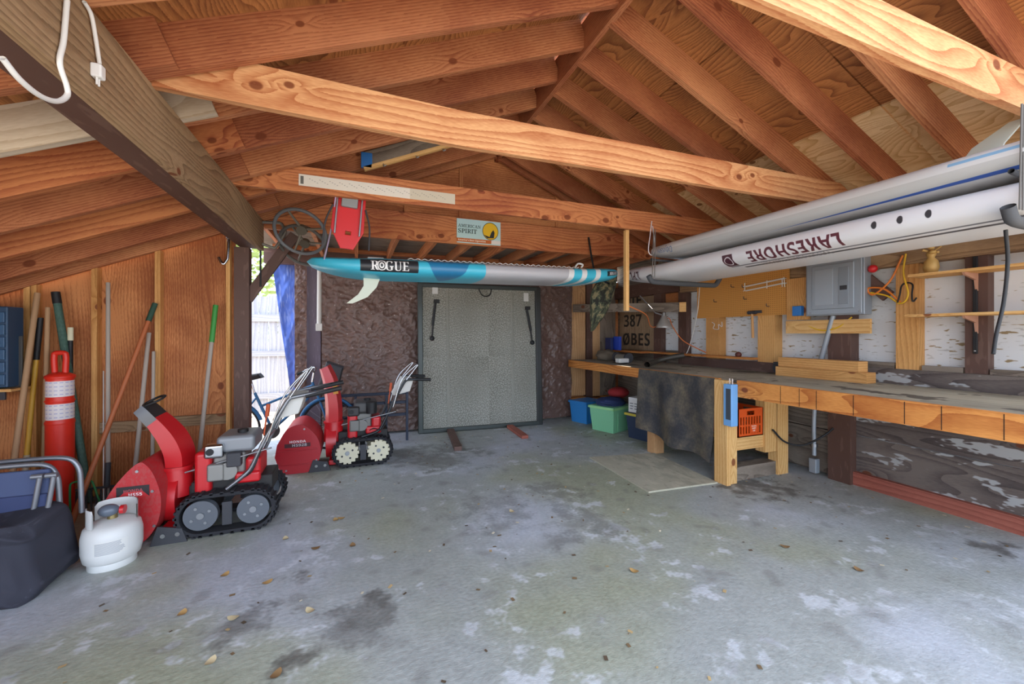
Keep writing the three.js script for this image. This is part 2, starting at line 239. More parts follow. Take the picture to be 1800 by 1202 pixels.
// right wall
{
  const w = struct('wall_right'); const T = 0.012, xo = XW + 0.09;
  const wp = (z0, z1, y0, y1, m) => plank('sheathing_panel', xo, xo + T, y0, y1, z0, z1, m, w, 2);
  wp(-1.25, ZF, 0.98, 2.2, whiteP); wp(-1.91, -1.254, 0.98, 2.2, whiteP); wp(-2.6, -1.914, 0.98, 2.2, whiteP); wp(-3.2, -2.604, 0.98, 2.2, whiteP); wp(-3.95, -3.204, 0.98, 2.2, whiteP); wp(-4.5, -3.954, 0.98, 2.2, whiteP); wp(-5.04, -4.56, 1.15, 1.8, whiteP);
  const gr = canvasMat(512, 512, (g) => { g.fillStyle = '#9c8266'; g.fillRect(0, 0, 512, 512); for (let i = 0; i < 900; i++) { g.fillStyle = `rgba(${rnd() < 0.5 ? '70,52,36' : '190,164,130'},0.18)`; g.fillRect(rnd() * 512, rnd() * 512, 2 + rnd() * 3, 20 + rnd() * 120); } g.strokeStyle = '#2c2622'; g.fillStyle = '#2c2622'; g.font = 'bold 150px sans-serif'; g.fillText('DIE', 60, 120); g.fillText('387', 60, 300); g.fillText('ØBES', 40, 470); });
  M('graffiti_sheet', new THREE.BoxGeometry(0.02, 0.95, 1.0).translate(xo, 1.6, -5.54), gr, w, 'plywood sheet with black painted numbers');
  plank('sheathing_panel', xo, xo + T, 0, 1.12, -6.05, -4.5, weather, w, 2); plank('sheathing_panel', xo, xo + T, 1.8, 2.2, -6.05, -4.5, plyGable, w, 2);
  const stud = (z0, z1, y0, y1, m, x0 = XW, x1 = xo - 0.001) => plank('stud', x0, x1, y0, y1, z0, z1, m, w, 1);
  stud(-2.56, -2.37, 0, 2.0, brown, XW - 0.04); stud(-2.05, -1.9, 0.98, 2.0, studW); stud(-1.63, -1.51, 0.98, 2.0, brown); stud(-3.3, -3.1, 0.95, 1.62, studW, XW - 0.03); stud(-4.03, -3.83, 0.95, 1.62, studW, XW - 0.03); stud(-4.55, -4.4, 0, 2.0, brown); stud(-5.06, -4.9, 0.9, 2.0, brown);
  stud(-0.9, -0.8, 0.98, 2.0, studW);
  plank('top_plate', XW - 0.02, xo + 0.02, 1.975, 2.16, -4.5, ZF, greyW, w); plank('top_plate', XW - 0.02, xo + 0.02, 2.0, 2.2, -6.05, -4.52, brown, w);
  board('brace', V(XW - 0.005, 1.62, -3.0), V(XW - 0.005, 2.05, -2.62), 0.12, 0.03, brown, w); board('brace', V(XW - 0.005, 1.72, -2.1), V(XW - 0.005, 2.0, -2.36), 0.1, 0.03, brown, w);
  plank('backboard', XW - 0.045, XW - 0.005, 0.965, 1.1, -2.36, ZF, darkW, w); plank('backboard', XW - 0.045, XW - 0.005, 0.965, 1.08, -4.4, -2.58, brown, w);
  plank('cleat', XW, XW + 0.04, 1.1, 1.15, -2.36, -2.06, weather, w); plank('cleat', XW, XW + 0.04, 1.1, 1.14, -1.88, -1.64, weather, w); plank('cleat', XW, XW + 0.04, 1.1, 1.14, -1.5, -0.9, weather, w);
  plank('outer_siding', xo + 0.015, xo + 0.03, 0, 2.2, -6.15, -2.4, weather, w, 2); plank('outer_siding', xo + 0.015, xo + 0.03, 0.98, 2.2, -2.4, ZF, weather, w, 2); plank('outer_siding', xo + 0.015, xo + 0.03, 2.2, 2.56, -6.15, -4.85, weather, w, 2);
  // boards under the bench with a slit of daylight between them
  plank('lower_board', XW + 0.05, XW + 0.085, 0.455, 0.98, -2.4, ZF, darkW, w); plank('lower_board', XW + 0.05, XW + 0.085, 0.0, 0.449, -2.4, ZF, darkW, w);
  plank('lower_board', XW + 0.05, XW + 0.085, 0.455, 0.9, -4.4, -2.56, weather, w); plank('lower_board', XW + 0.05, XW + 0.085, 0.03, 0.445, -4.4, -2.56, weather, w);
  plank('sill', XW + 0.0, XW + 0.09, 0, 0.12, -2.37, ZF, redSill, w);
}

// ---------------------------------------------------------------- tarps and the bed cover at the back
function cloth(w, h, nx, ny, fn) { const g = new THREE.PlaneGeometry(w, h, nx, ny), p = g.attributes.position; for (let i = 0; i < p.count; i++) { const q = fn(p.getX(i) / w + 0.5, p.getY(i) / h + 0.5); p.setXYZ(i, q[0], q[1], q[2]); } g.computeVertexNormals(); return g; }
const ridg = (x, y, z) => 1 - 2 * Math.abs(ns(x, y, z));
{
  const tm = new THREE.MeshStandardMaterial({ color: '#5a443c', roughness: 0.42, side: THREE.DoubleSide });
  const tm2 = paintMat({ base: '#6b534a', fleck: '#d5cac2', fleck2: '#604940', amt: 0.7, sx: 26, sy: 26, thr: 0.62, lx: 2, ly: 2, w: 512, h: 512, rough: 0.42 }); tm2.side = THREE.DoubleSide;
  const wr = (x, y) => 0.028 * ridg(x * 1.6 + y * 0.9, y * 1.3 - x * 0.5, 1) + 0.018 * ridg(x * 4 + y * 2.5, y * 3 - x * 1.2, 2) + 0.012 * ridg(x * 9 + y * 5, y * 10 - x * 3, 3) + 0.005 * ridg(x * 24, y * 22, 5);
  const mk = (xa, xb, n, label) => { const g = cloth(1, 1, n * 2, 260, (s, t) => { const x = xa + (xb - xa) * s, y = 0.03 + 2.29 * t; return [x, y, ZB + 0.075 + wr(x, y) + 0.03 * Math.sin(x * 3) * (1 - t)]; }); const uv = g.attributes.uv; for (let i = 0; i < uv.count; i++) uv.setXY(i, uv.getX(i) * (xb - xa) / 2, uv.getY(i) * 1.15); return single('tarp', label, 'tarp', g, tm2, undefined); };
  mk(-0.42, 3.36, 220, 'wrinkled dark brown plastic tarp hung across the back behind the grey panel');
  mk(-0.74, -0.6, 16, 'narrow strip of brown tarp between blue tarp and the purple-grey post');
  const bm = paintMat({ base: '#5478d6', fleck: '#9db4ee', amt: 0.6, sx: 8, sy: 3, thr: 0.3, lx: 1, ly: 2, w: 256, h: 512, rough: 0.55 }); bm.side = THREE.DoubleSide;
  single('tarp', 'bright blue plastic tarp hanging in the gap beside the brown post', 'tarp', cloth(1, 1, 24, 90, (s, t) => { const a = pz(478 + (1 - t) * 34, 0, ZB - 0.15).x, b = pz(522, 0, ZB - 0.15).x, x = a + (b - a) * s, y = 0.55 + 1.83 * t; return [x, y, ZB - 0.15 + 0.03 * ridg(x * 7, y * 1.5, 4) + 0.01 * ns(x * 20, y * 14, 1)]; }), bm);
}
{
  // carpeted pickup bed cover standing on its end
  const A = V(0.82, 0, -5.76), B = V(2.68, 0, -5.68), t = thing('bed_cover', 'tall grey carpet-lined truck bed cover with black frame leaning on brown tarp', 'bed cover', A, -Math.atan2(B.z - A.z, B.x - A.x));
  const W = A.distanceTo(B), H = 2.12; t.rotation.order = 'YXZ'; t.rotation.x = -0.045;
  const carpet = paintMat({ base: '#8d8c82', fleck: '#b9b8ae', fleck2: '#6a695f', amt: 0.7, sx: 70, sy: 70, thr: 0.12, lx: 1, ly: 1, w: 512, h: 512, rough: 0.95, var_: 20 });
  const c = M('carpet_panel', new THREE.BoxGeometry(W - 0.12, H - 0.1, 0.03).translate(W / 2, H / 2, 0.0), carpet, t); { const uv = c.geometry.attributes.uv; for (let i = 0; i < uv.count; i++) uv.setXY(i, uv.getX(i) * 1.8, uv.getY(i) * 2); }
  for (const x of [0.42, 1.4]) M('panel_rib', rb(0.05, H - 0.2, 0.012, x, H / 2, 0.016, 0.006), carpet, t);
  const fr = plain('#3f4542', 0.4, 0.3);
  M('frame_rail', rb(0.07, H, 0.07, 0.03, H / 2, 0.01, 0.012), fr, t); M('frame_rail', rb(0.09, H, 0.07, W - 0.04, H / 2, 0.01, 0.012), plain('#2b2d2c', 0.45), t); M('frame_rail', rb(W - 0.1, 0.06, 0.07, W / 2, 0.03, 0.011, 0.012), fr, t); M('frame_rail', rb(W - 0.1, 0.06, 0.07, W / 2, H - 0.03, 0.011, 0.012), fr, t);
  for (const [x, y] of [[0.24, 1.83], [W - 0.23, 1.76]]) { M('white_tag', rb(0.08, 0.13, 0.01, x, y + 0.2, 0.022, 0.004), plain('#d8d8d4'), t); M('bracket', rb(0.08, 0.05, 0.03, x + 0.02, y + 0.03, 0.03, 0.006), black, t); M('gas_strut', [rod(V(x, y, 0.05), V(x + (x > 1 ? 0.06 : -0.04), y - 0.32, 0.05), 0.018), rod(V(x + (x > 1 ? 0.03 : -0.02), y - 0.1, 0.05), V(x + (x > 1 ? 0.08 : -0.05), y - 0.5, 0.05), 0.011), sph(0.035, x + (x > 1 ? 0.08 : -0.05), y - 0.5, 0.05)], black, t, 'black gas strut'); }
  M('pull_loop', tube([[0.88, 2.07, 0.03], [0.92, 1.98, 0.04], [0.98, 1.95, 0.045], [1.05, 1.98, 0.04], [1.08, 2.07, 0.03]], 0.008), black, t);
}
single('wood_offcut', 'dark brown timber offcut lying on the floor before the grey panel', 'timber', wb(0.95, 0.05, 0.09, brown).rotateY(Math.PI / 2 - 0.12).translate(1.2, 0.025, -5.22), brown);
single('wood_offcut', 'short reddish timber offcut on the floor with a pale nibbled end', 'timber', wb(0.66, 0.045, 0.09, redSill).rotateY(Math.PI / 2 - 0.05).translate(2.12, 0.0225, -5.3), redSill);
single('floor_sheet', 'thin grey-green hardboard sheet lying flat on the floor by the bench', 'board', ext([[2.40, 2.89], [3.15, 2.84], [3.24, 3.8], [2.45, 3.94]], 0.014).rotateX(-Math.PI / 2).translate(0, 0, 0), paintMat({ base: '#b3ad98', fleck: '#c5bda6', fleck2: '#9d9886', amt: 0.5, sx: 5, sy: 5, thr: 0.2, rough: 0.8 }));

// ---------------------------------------------------------------- outside: fence, tree
{
  const fw = woodMat({ light: '#b4b7be', dark: '#8e9199', freq: 20, warp: 0.7, knots: 2, blotch: 0.2, w: 512, h: 192 });
  const f = thing('wooden_fence', 'weathered pale board fence outside beyond the blue tarp', 'fence', V(0, 0, 0));
  for (let k = 0; k < 30; k++) plank('board', -5.6 + k * 0.152, -5.455 + k * 0.152, -0.05, 2.08 + 0.02 * (k % 2), -8.62, -8.6, fw, f, 1);
  plank('rail', -5.6, -1.05, 1.62, 1.75, -8.6, -8.56, fw, f); plank('rail', -5.6, -1.05, 0.98, 1.08, -8.6, -8.56, fw, f); plank('rail', -5.6, -1.05, 0.2, 0.3, -8.6, -8.56, fw, f);
  const t = thing('tree', 'sunlit leafy green tree behind the pale board fence', 'tree', V(-3.2, 0, -12));
  M('trunk', cyl(0.12, 0.2, 3.5, 0, 1.75, 0), weather, t);
  const lg = [], base = new THREE.PlaneGeometry(0.14, 0.08); for (let i = 0; i < 5200; i++) { const a = rnd() * 6.283, r = 2.6 * Math.cbrt(rnd()), e = Math.acos(rr(-1, 1)); const g = base.clone(); g.rotateX(rnd() * 6.3); g.rotateY(rnd() * 6.3); g.translate(r * Math.sin(e) * Math.cos(a), 4.0 + r * Math.cos(e) * 1.2, r * Math.sin(e) * Math.sin(a)); lg.push(g); }
  const fo = M('foliage', lg, new THREE.MeshPhysicalMaterial({ color: '#8ea05a', roughness: 0.9, side: THREE.DoubleSide, transmission: 0.3 }), t); fo.userData.kind = 'stuff';
}
console.log('setting done');
// ---------------------------------------------------------------- snow blowers
function stadium(x0, x1, y0, r0, r1, n = 14) { // outline round two wheels
  const p = []; for (let i = 0; i <= n; i++) { const a = Math.PI / 2 + Math.PI * i / n; p.push([x0 + r0 * Math.cos(a), y0 + r0 * Math.sin(a)]); } for (let i = 0; i <= n; i++) { const a = -Math.PI / 2 + Math.PI * i / n; p.push([x1 + r1 * Math.cos(a), y0 + r1 * Math.sin(a)]); } return p;
}
function loft(secs) { // closed rectangular sections [cx, cy, angle, half, depth] -> curved chute
  const pos = [], idx = []; for (const [cx, cy, a, hw, hd] of secs) { const nx = Math.cos(a), ny = Math.sin(a); for (const [s, t] of [[-1, -1], [-0.55, 1], [0.55, 1], [1, -1]]) pos.push(cx + nx * hw * s, cy + ny * hw * s, hd * (t > 0 ? 1 : -0.35)); for (const [s, t] of [[1, -1], [0.55, 1], [-0.55, 1], [-1, -1]]) pos.push(cx + nx * hw * s * 0.9, cy + ny * hw * s * 0.9, hd * (t > 0 ? 0.9 : -0.35)); }
  const n = secs.length, k = 8; for (let i = 0; i < n - 1; i++) for (let j = 0; j < k; j++) { const a = i * k + j, b = i * k + (j + 1) % k, c = a + k, d = b + k; idx.push(a, b, c, b, d, c); }
  const g = new THREE.BufferGeometry(); g.setAttribute('position', new THREE.Float32BufferAttribute(pos, 3)); g.setAttribute('uv', new THREE.Float32BufferAttribute(new Array(pos.length / 3 * 2).fill(0).map((_, i) => i % 2 ? pos[(i >> 1) * 3 + 1] : pos[(i >> 1) * 3]), 2)); g.setIndex(idx); return toCreasedNormals(g, 0.7);
}
function snowBlower(o) {
  const t = thing('snow_blower', o.label, 'snow blower', V(o.x, 0, o.z), 0);
  o.house = new THREE.CatmullRomCurve3([...o.house.slice(1), o.house[0]].map(([x, y]) => V(x, y, 0)), false, 'catmullrom', 0.5).getPoints(44).map((p) => [p.x, Math.max(0.002, p.y)]);
  const dense = (q) => { const r = []; for (let i = 0; i < q.length - 1; i++) for (let k = 0; k < 4; k++) { const p0 = q[Math.max(0, i - 1)], p1 = q[i], p2 = q[i + 1], p3 = q[Math.min(q.length - 1, i + 2)], f = k / 4; r.push(p1.map((v, c) => 0.5 * (2 * v + (p2[c] - p0[c]) * f + (2 * p0[c] - 5 * v + 4 * p2[c] - p3[c]) * f * f + (3 * v - p0[c] - 3 * p2[c] + p3[c]) * f * f * f))); } r.push(q[q.length - 1]); return r; };
  o.chute = dense(o.chute); if (o.deflect) o.deflect = dense(o.deflect);
  const hw = 0.25, P = o.house;                                      // side outline of the auger housing, front lip first
  const H = M('auger_housing', ext(P, 0.006, 0, hw - 0.006), o.plate, t); 
  M('side_plate', ext(P, 0.006, 0, -hw), o.plate, H);
  const inner = P.slice().reverse().map(([x, y]) => { const cx = P.reduce((s, q) => s + q[0], 0) / P.length, cy = P.reduce((s, q) => s + q[1], 0) / P.length; return [cx + (x - cx) * 0.965, cy + (y - cy) * 0.965]; });
  const k = P.length, shell = [...P, ...inner];
  M('shell', ext(shell, 2 * hw - 0.014, 0, -hw + 0.007), o.shell, H);
  M('label_plate', new THREE.PlaneGeometry(o.lab[2], o.lab[3]).translate(o.lab[0], o.lab[1], hw + 0.0035), o.labMat, H);
  for (const [x, y, w] of o.ribs || []) M('rib', rb(w, 0.014, 0.012, x, y, hw + 0.002, 0.005), o.plate, H);
  for (const [x, y] of o.bolts) M('bolt', cylZ(0.009, 0.006, x, y, hw + 0.003, 10), steel, H);
  { const pts = []; for (let i = 0; i <= 60; i++) { const a = i / 60 * Math.PI * 5; pts.push([o.aug[0] + 0.13 * Math.cos(a), o.aug[1] + 0.13 * Math.sin(a), -hw + 0.03 + i / 60 * (2 * hw - 0.06)]); } M('auger', [tube(pts, 0.014, 120, 6), cylZ(0.02, 2 * hw - 0.03, o.aug[0], o.aug[1], 0)], o.shell, t); }
  M('skid_shoe', ext([[o.aug[0] + 0.1, 0], [o.aug[0] + 0.3, 0], [o.aug[0] + 0.27, 0.09], [o.aug[0] + 0.14, 0.12]], 0.012, 0.002, hw + 0.0), darkGrey, t); for (const dx of [0.17, 0.25]) M('bolt', cylZ(0.014, 0.008, o.aug[0] + dx, 0.06, hw + 0.018, 12), chrome, t);
  M('impeller_housing', [cylX(0.17, 0.1, o.chx - 0.02, 0.24, 0), rb(0.12, 0.05, 0.4, o.chx + 0.02, 0.06, 0, 0.01)], red, t);
  const ch = M('chute', loft(o.chute), red, t); M('chute_collar', [cyl(0.1, 0.1, 0.02, o.chx, o.chy, 0.02, 28), cyl(0.088, 0.1, 0.2, o.chx, o.chy - 0.1, 0.02, 28)], red, t);
  if (o.chrome) { M('deflector', loft(o.deflect), plain('#5d5f63', 0.3, 0.8), ch); M('deflector_grip', tube(o.grip, 0.008, 30, 8, true), black, ch); }
  else M('warning_label', new THREE.PlaneGeometry(0.05, 0.12).rotateZ(0.1).translate(o.chx + 0.02, 0.82, 0.125), plain('#c98a2c'), ch);
  // tracks with wheels
  for (const s of [-1, 1]) {
    const zc = s * 0.2, tr = M('track', ext(stadium(-0.16, 0.15, 0.152, 0.142, 0.142), 0.11, 0, zc - 0.055, [stadium(-0.16, 0.15, 0.152, 0.118, 0.118).reverse()]), rubber, t);
    const lugs = []; const st = stadium(-0.16, 0.15, 0.152, 0.142, 0.142, 12); const full = [...st, ...[0.2, 0.4, 0.6, 0.8].map((q) => [0.15 - q * 0.31, 0.294]), ...[0.2, 0.4, 0.6, 0.8].map((q) => [-0.16 + q * 0.31, 0.010])];
    for (const [x, y] of full) lugs.push(bx(0.02, 0.016, 0.11, x, y < 0.02 ? 0.012 : y, zc)); M('lugs', lugs, rubber, tr).userData.kind = 'stuff';
    for (const x of [-0.16, 0.15]) { const wg = [cylZ(0.1, 0.05, x, 0.152, zc + s * 0.02, 32)]; for (let i = 0; i < (o.smooth ? 0 : 14); i++) wg.push(bx(0.03, 0.03, 0.04, x + 0.1 * Math.cos(i * 0.4488), 0.152 + 0.1 * Math.sin(i * 0.4488), zc + s * 0.02)); const wh = M('track_wheel', wg, o.wheel, tr); M('hub', cylZ(0.022, 0.07, x, 0.152, zc + s * 0.02, 16), steel, wh); for (let i = 0; i < 4; i++) M('wheel_bolt', cylZ(0.01, 0.06, x + 0.058 * Math.cos(i * 1.571 + 0.5), 0.152 + 0.058 * Math.sin(i * 1.571 + 0.5), zc + s * 0.02, 10), o.smooth ? steel : darkGrey, wh); }
    M('track_plate', rb(0.06, 0.16, 0.02, -0.005, 0.15, zc + s * 0.045, 0.004), darkGrey, tr);
  }
  M('chassis', [rb(0.5, 0.12, 0.26, 0.0, 0.29, 0, 0.01), rb(0.16, 0.2, 0.2, o.chx + 0.17, 0.22, 0, 0.01)], plain('#2c2a29', 0.7), t);
  M('belt_cover', rb(0.1, 0.3, 0.3, o.chx + 0.19, 0.42, 0.03, 0.03), red, t);
  // engine
  const e = M('engine', [rb(0.2, 0.2, 0.22, -0.02, 0.44, 0.03, 0.02), rb(0.1, 0.12, 0.12, -0.09, 0.42, 0.14, 0.015), cylZ(0.06, 0.05, -0.02, 0.42, 0.16, 20)], o.block, t);
  M('fuel_tank', rb(0.24, 0.12, 0.3, 0.02, 0.6, 0.0, 0.03, 3), o.tank, e); M('fuel_cap', cyl(0.035, 0.035, 0.02, 0.04, 0.672, 0.02), black, e);
  M('muffler', rb(0.12, 0.1, 0.08, -0.1, 0.57, 0.16, 0.02), o.muf, e); M('exhaust_hole', cylZ(0.024, 0.006, -0.12, 0.57, 0.2), black, e);
  M('air_cleaner', o.air === 'cyl' ? cyl(0.055, 0.055, 0.12, 0.08, 0.6, 0.16) : rb(0.09, 0.1, 0.06, 0.02, 0.5, 0.17, 0.01), o.air === 'cyl' ? black : darkGrey, e);
  M('engine_shroud', [rb(0.1, 0.16, 0.26, 0.13, 0.42, 0.03, 0.03), rb(0.16, 0.08, 0.06, 0.1, 0.36, 0.15, 0.02)], red, e);
  // handlebars
  const pt = o.hb;
  for (const s of [-1, 1]) { const z = s * 0.2; const hb = M('handlebar', tube([[-0.02, 0.3, z], [pt[0][0], pt[0][1], z], [pt[1][0], pt[1][1], z], [pt[2][0], pt[2][1], z], [pt[2][0] + 0.06, pt[2][1] + 0.03, z], [pt[3][0], pt[3][1], z]], 0.014, 60, 10, false, 0.3), o.bar, t); M('grip', rod(V(pt[2][0] + 0.12, pt[2][1] + 0.03, z), V(pt[3][0] + 0.01, pt[3][1], z), 0.018), black, hb); M('clutch_lever', tube([[pt[1][0] + 0.02, pt[1][1], z + 0.02], [pt[2][0] - 0.02, pt[2][1] + 0.04, z + 0.02], [pt[4][0], pt[4][1], z + 0.02], [pt[2][0] + 0.02, pt[2][1] + 0.03, z + 0.03]], 0.006, 30), chrome, hb); }
  M('cross_bar', cylX(0.012, 0.4, 0, 0, 0).rotateY(Math.PI / 2).translate(pt[1][0], pt[1][1], 0), o.bar, t);
  M('console', ext([[pt[2][0] - 0.1, pt[2][1] - 0.14], [pt[2][0] + 0.06, pt[2][1] - 0.1], [pt[2][0] + 0.1, pt[2][1] + 0.02], [pt[2][0] + 0.0, pt[2][1] + 0.03]], 0.3, 0.008, -0.15), plain('#cdcbc4', 0.5), t);
  M('control_lever', [rod(V(pt[1][0] - 0.02, pt[1][1] + 0.02, 0.1), V(pt[1][0] + 0.0, pt[1][1] + 0.18, 0.1), 0.006), rod(V(pt[1][0] + 0.0, pt[1][1] + 0.16, 0.1), V(pt[1][0] + 0.01, pt[1][1] + 0.25, 0.1), 0.014)], plain('#c5542a', 0.5), t, 'orange-knobbed control lever');
  M('chute_crank', rod(V(o.chx + 0.08, o.chy - 0.02, 0.14), V(pt[1][0] + 0.05, pt[1][1] - 0.05, 0.22), 0.006), steel, t);
  M('cable', tube([[pt[1][0], pt[1][1], 0.2], [pt[0][0] + 0.03, pt[0][1] + 0.02, 0.23], [0.1, 0.38, 0.2], [0.02, 0.33, 0.15]], 0.005), black, t);
  return t;
}
const honda = (bg, l1, l2, c1, c2) => canvasMat(512, 256, (g) => { g.fillStyle = bg; g.fillRect(0, 0, 512, 256); if (bg !== '#b3202a') { g.fillStyle = '#c02a2e'; g.beginPath(); g.moveTo(0, 256); g.lineTo(120, 120); g.lineTo(400, 120); g.lineTo(512, 256); g.fill(); } g.textAlign = 'center'; g.fillStyle = c1; g.font = 'bold 84px sans-serif'; g.fillText(l1, 256, 130); if (bg === '#b3202a') { g.fillStyle = '#4a1c22'; g.fillRect(20, 145, 472, 100); } g.fillStyle = c2; g.font = 'bold 96px sans-serif'; g.fillText(l2, 290, 225); }, { roughness: 0.5 });
snowBlower({
  label: 'red tracked snow blower with chrome chute deflector and black wheels next to propane tank', x: -0.83, z: -3.6,
  house: [[-0.68, 0.30], [-0.66, 0.03], [-0.55, 0.0], [-0.45, 0.05], [-0.39, 0.16], [-0.375, 0.30], [-0.405, 0.44], [-0.45, 0.53], [-0.5, 0.55], [-0.6, 0.44]],
  aug: [-0.53, 0.19], bolts: [[-0.5, 0.5], [-0.42, 0.36], [-0.41, 0.13], [-0.55, 0.04]], plate: redDusty, shell: redDusty, lab: [-0.52, 0.37, 0.17, 0.075], labMat: honda('#2a2426', 'HONDA', 'HS55', '#b34a4e', '#e8e3e0'),
  chx: -0.36, chy: 0.45, chute: [[-0.36, 0.45, 0, 0.088, 0.09], [-0.365, 0.55, 0.15, 0.09, 0.1], [-0.4, 0.65, 0.42, 0.085, 0.1], [-0.45, 0.735, 0.6, 0.075, 0.095], [-0.505, 0.81, 0.72, 0.062, 0.085]], chrome: true, deflect: [[-0.485, 0.78, 0.7, 0.068, 0.09], [-0.53, 0.84, 0.75, 0.064, 0.088], [-0.565, 0.88, 0.8, 0.06, 0.082]],
  grip: [[-0.57, 0.9, -0.05], [-0.5, 0.94, -0.06], [-0.44, 0.955, 0], [-0.46, 0.93, 0.05], [-0.54, 0.895, 0.05]],
  smooth: true, wheel: plain('#5b5f65', 0.6), block: plain('#8f8d88', 0.5, 0.4), tank: plain('#8d8f92', 0.45, 0.2), muf: chrome, air: 'box', bar: plain('#8f9195', 0.35, 0.8), hb: [[0.12, 0.42], [0.21, 0.62], [0.36, 0.9], [0.72, 0.98], [0.5, 1.13]],
});
snowBlower({
  label: 'red tracked snow blower with cream toothed wheels in front of the brown tarp', x: 0.08, z: -4.8,
  house: [[-0.8, 0.3], [-0.82, 0.18], [-0.77, 0.04], [-0.7, 0.0], [-0.54, 0.0], [-0.45, 0.07], [-0.41, 0.19], [-0.44, 0.34], [-0.54, 0.46], [-0.62, 0.487], [-0.72, 0.44]],
  ribs: [[-0.615, 0.235, 0.36], [-0.615, 0.09, 0.34]], aug: [-0.62, 0.2], bolts: [[-0.56, 0.44], [-0.45, 0.12], [-0.72, 0.04]], plate: new THREE.MeshPhysicalMaterial({ color: '#b3202a', roughness: 0.4, clearcoat: 0.4 }), shell: redDusty, lab: [-0.62, 0.31, 0.25, 0.1], labMat: honda('#b3202a', 'HONDA', 'HS928', '#f0eaea', '#b9b4b6'),
  chx: -0.3, chy: 0.45, chute: [[-0.3, 0.45, 0, 0.085, 0.09], [-0.3, 0.6, 0.05, 0.085, 0.1], [-0.315, 0.75, 0.12, 0.08, 0.1], [-0.34, 0.9, 0.22, 0.075, 0.095], [-0.39, 1.04, 0.45, 0.06, 0.08]],
  wheel: plain('#d8d0b4', 0.7), block: plain('#777672', 0.5, 0.4), tank: plain('#4c4a4a', 0.5), muf: plain('#3c3a3a', 0.5, 0.3), air: 'cyl', bar: plain('#3a3c3e', 0.4, 0.6), hb: [[0.16, 0.36], [0.28, 0.6], [0.42, 0.86], [0.7, 0.88], [0.57, 1.06]],
});
// ---------------------------------------------------------------- propane tank, covered chair, delineator, cabinet
{
  const t = thing('propane_tank', 'small white propane tank standing before the dusty red snow blower', 'propane tank', V(-1.385, 0, -3.19)); const wm = plain('#d9d8d4', 0.4);
  M('body', new THREE.LatheGeometry([[0.001, 0.03], [0.1, 0.03], [0.13, 0.05], [0.14, 0.1], [0.14, 0.19], [0.13, 0.235], [0.1, 0.26], [0.04, 0.275], [0.001, 0.275]].map(([x, y]) => new THREE.Vector2(x, y)), 40), wm, t);
  M('foot_ring', new THREE.LatheGeometry([[0.1, 0], [0.112, 0], [0.112, 0.05], [0.1, 0.05]].map(([x, y]) => new THREE.Vector2(x, y)), 40), wm, t);
  for (const [a0, a1] of [[1.7, 4.3], [4.95, 5.85]]) { const s = []; for (let i = 0; i <= 16; i++) { const a = a0 + (a1 - a0) * i / 16; s.push([a, 0.245, 0.115]); } const pos = [], idx = []; s.forEach(([a, y, r], i) => { for (const [rr_, yy] of [[r, 0.25], [r, 0.36], [r - 0.006, 0.36], [r - 0.006, 0.25]]) pos.push(rr_ * Math.sin(a), yy - (i === 0 || i === 16 ? 0.02 : 0), rr_ * Math.cos(a)); if (i) for (let j = 0; j < 4; j++) { const b = (i - 1) * 4; idx.push(b + j, b + 4 + j, b + (j + 1) % 4, b + 4 + j, b + 4 + (j + 1) % 4, b + (j + 1) % 4); } }); const g = new THREE.BufferGeometry(); g.setAttribute('position', new THREE.Float32BufferAttribute(pos, 3)); g.setIndex(idx); g.computeVertexNormals(); const m = M('collar', g, wm, t); m.material = plain('#d9d8d4', 0.4, 0, { side: THREE.DoubleSide }); }
  M('valve', [cyl(0.02, 0.025, 0.05, 0, 0.295, 0), cylX(0.018, 0.09, 0, 0.32, 0)], plain('#8a7a50', 0.4, 0.6), t); M('valve_knob', cylX(0.026, 0.02, 0.05, 0.32, 0), red, t); M('valve_bag', sph(0.045, -0.01, 0.33, 0.02, 1.1, 0.8, 0.9), plain('#5f6874', 0.3), t);
  M('warning_label', new THREE.CylinderGeometry(0.1408, 0.1408, 0.08, 24, 1, true, -0.2, 1.1).translate(0, 0.145, 0), canvasMat(256, 128, (g) => { g.fillStyle = '#dcdad4'; g.fillRect(0, 0, 256, 128); g.fillStyle = '#8b8f96'; for (let i = 0; i < 12; i++) g.fillRect(10, 10 + i * 9.5, 180 + rnd() * 50, 4); }), t);
}
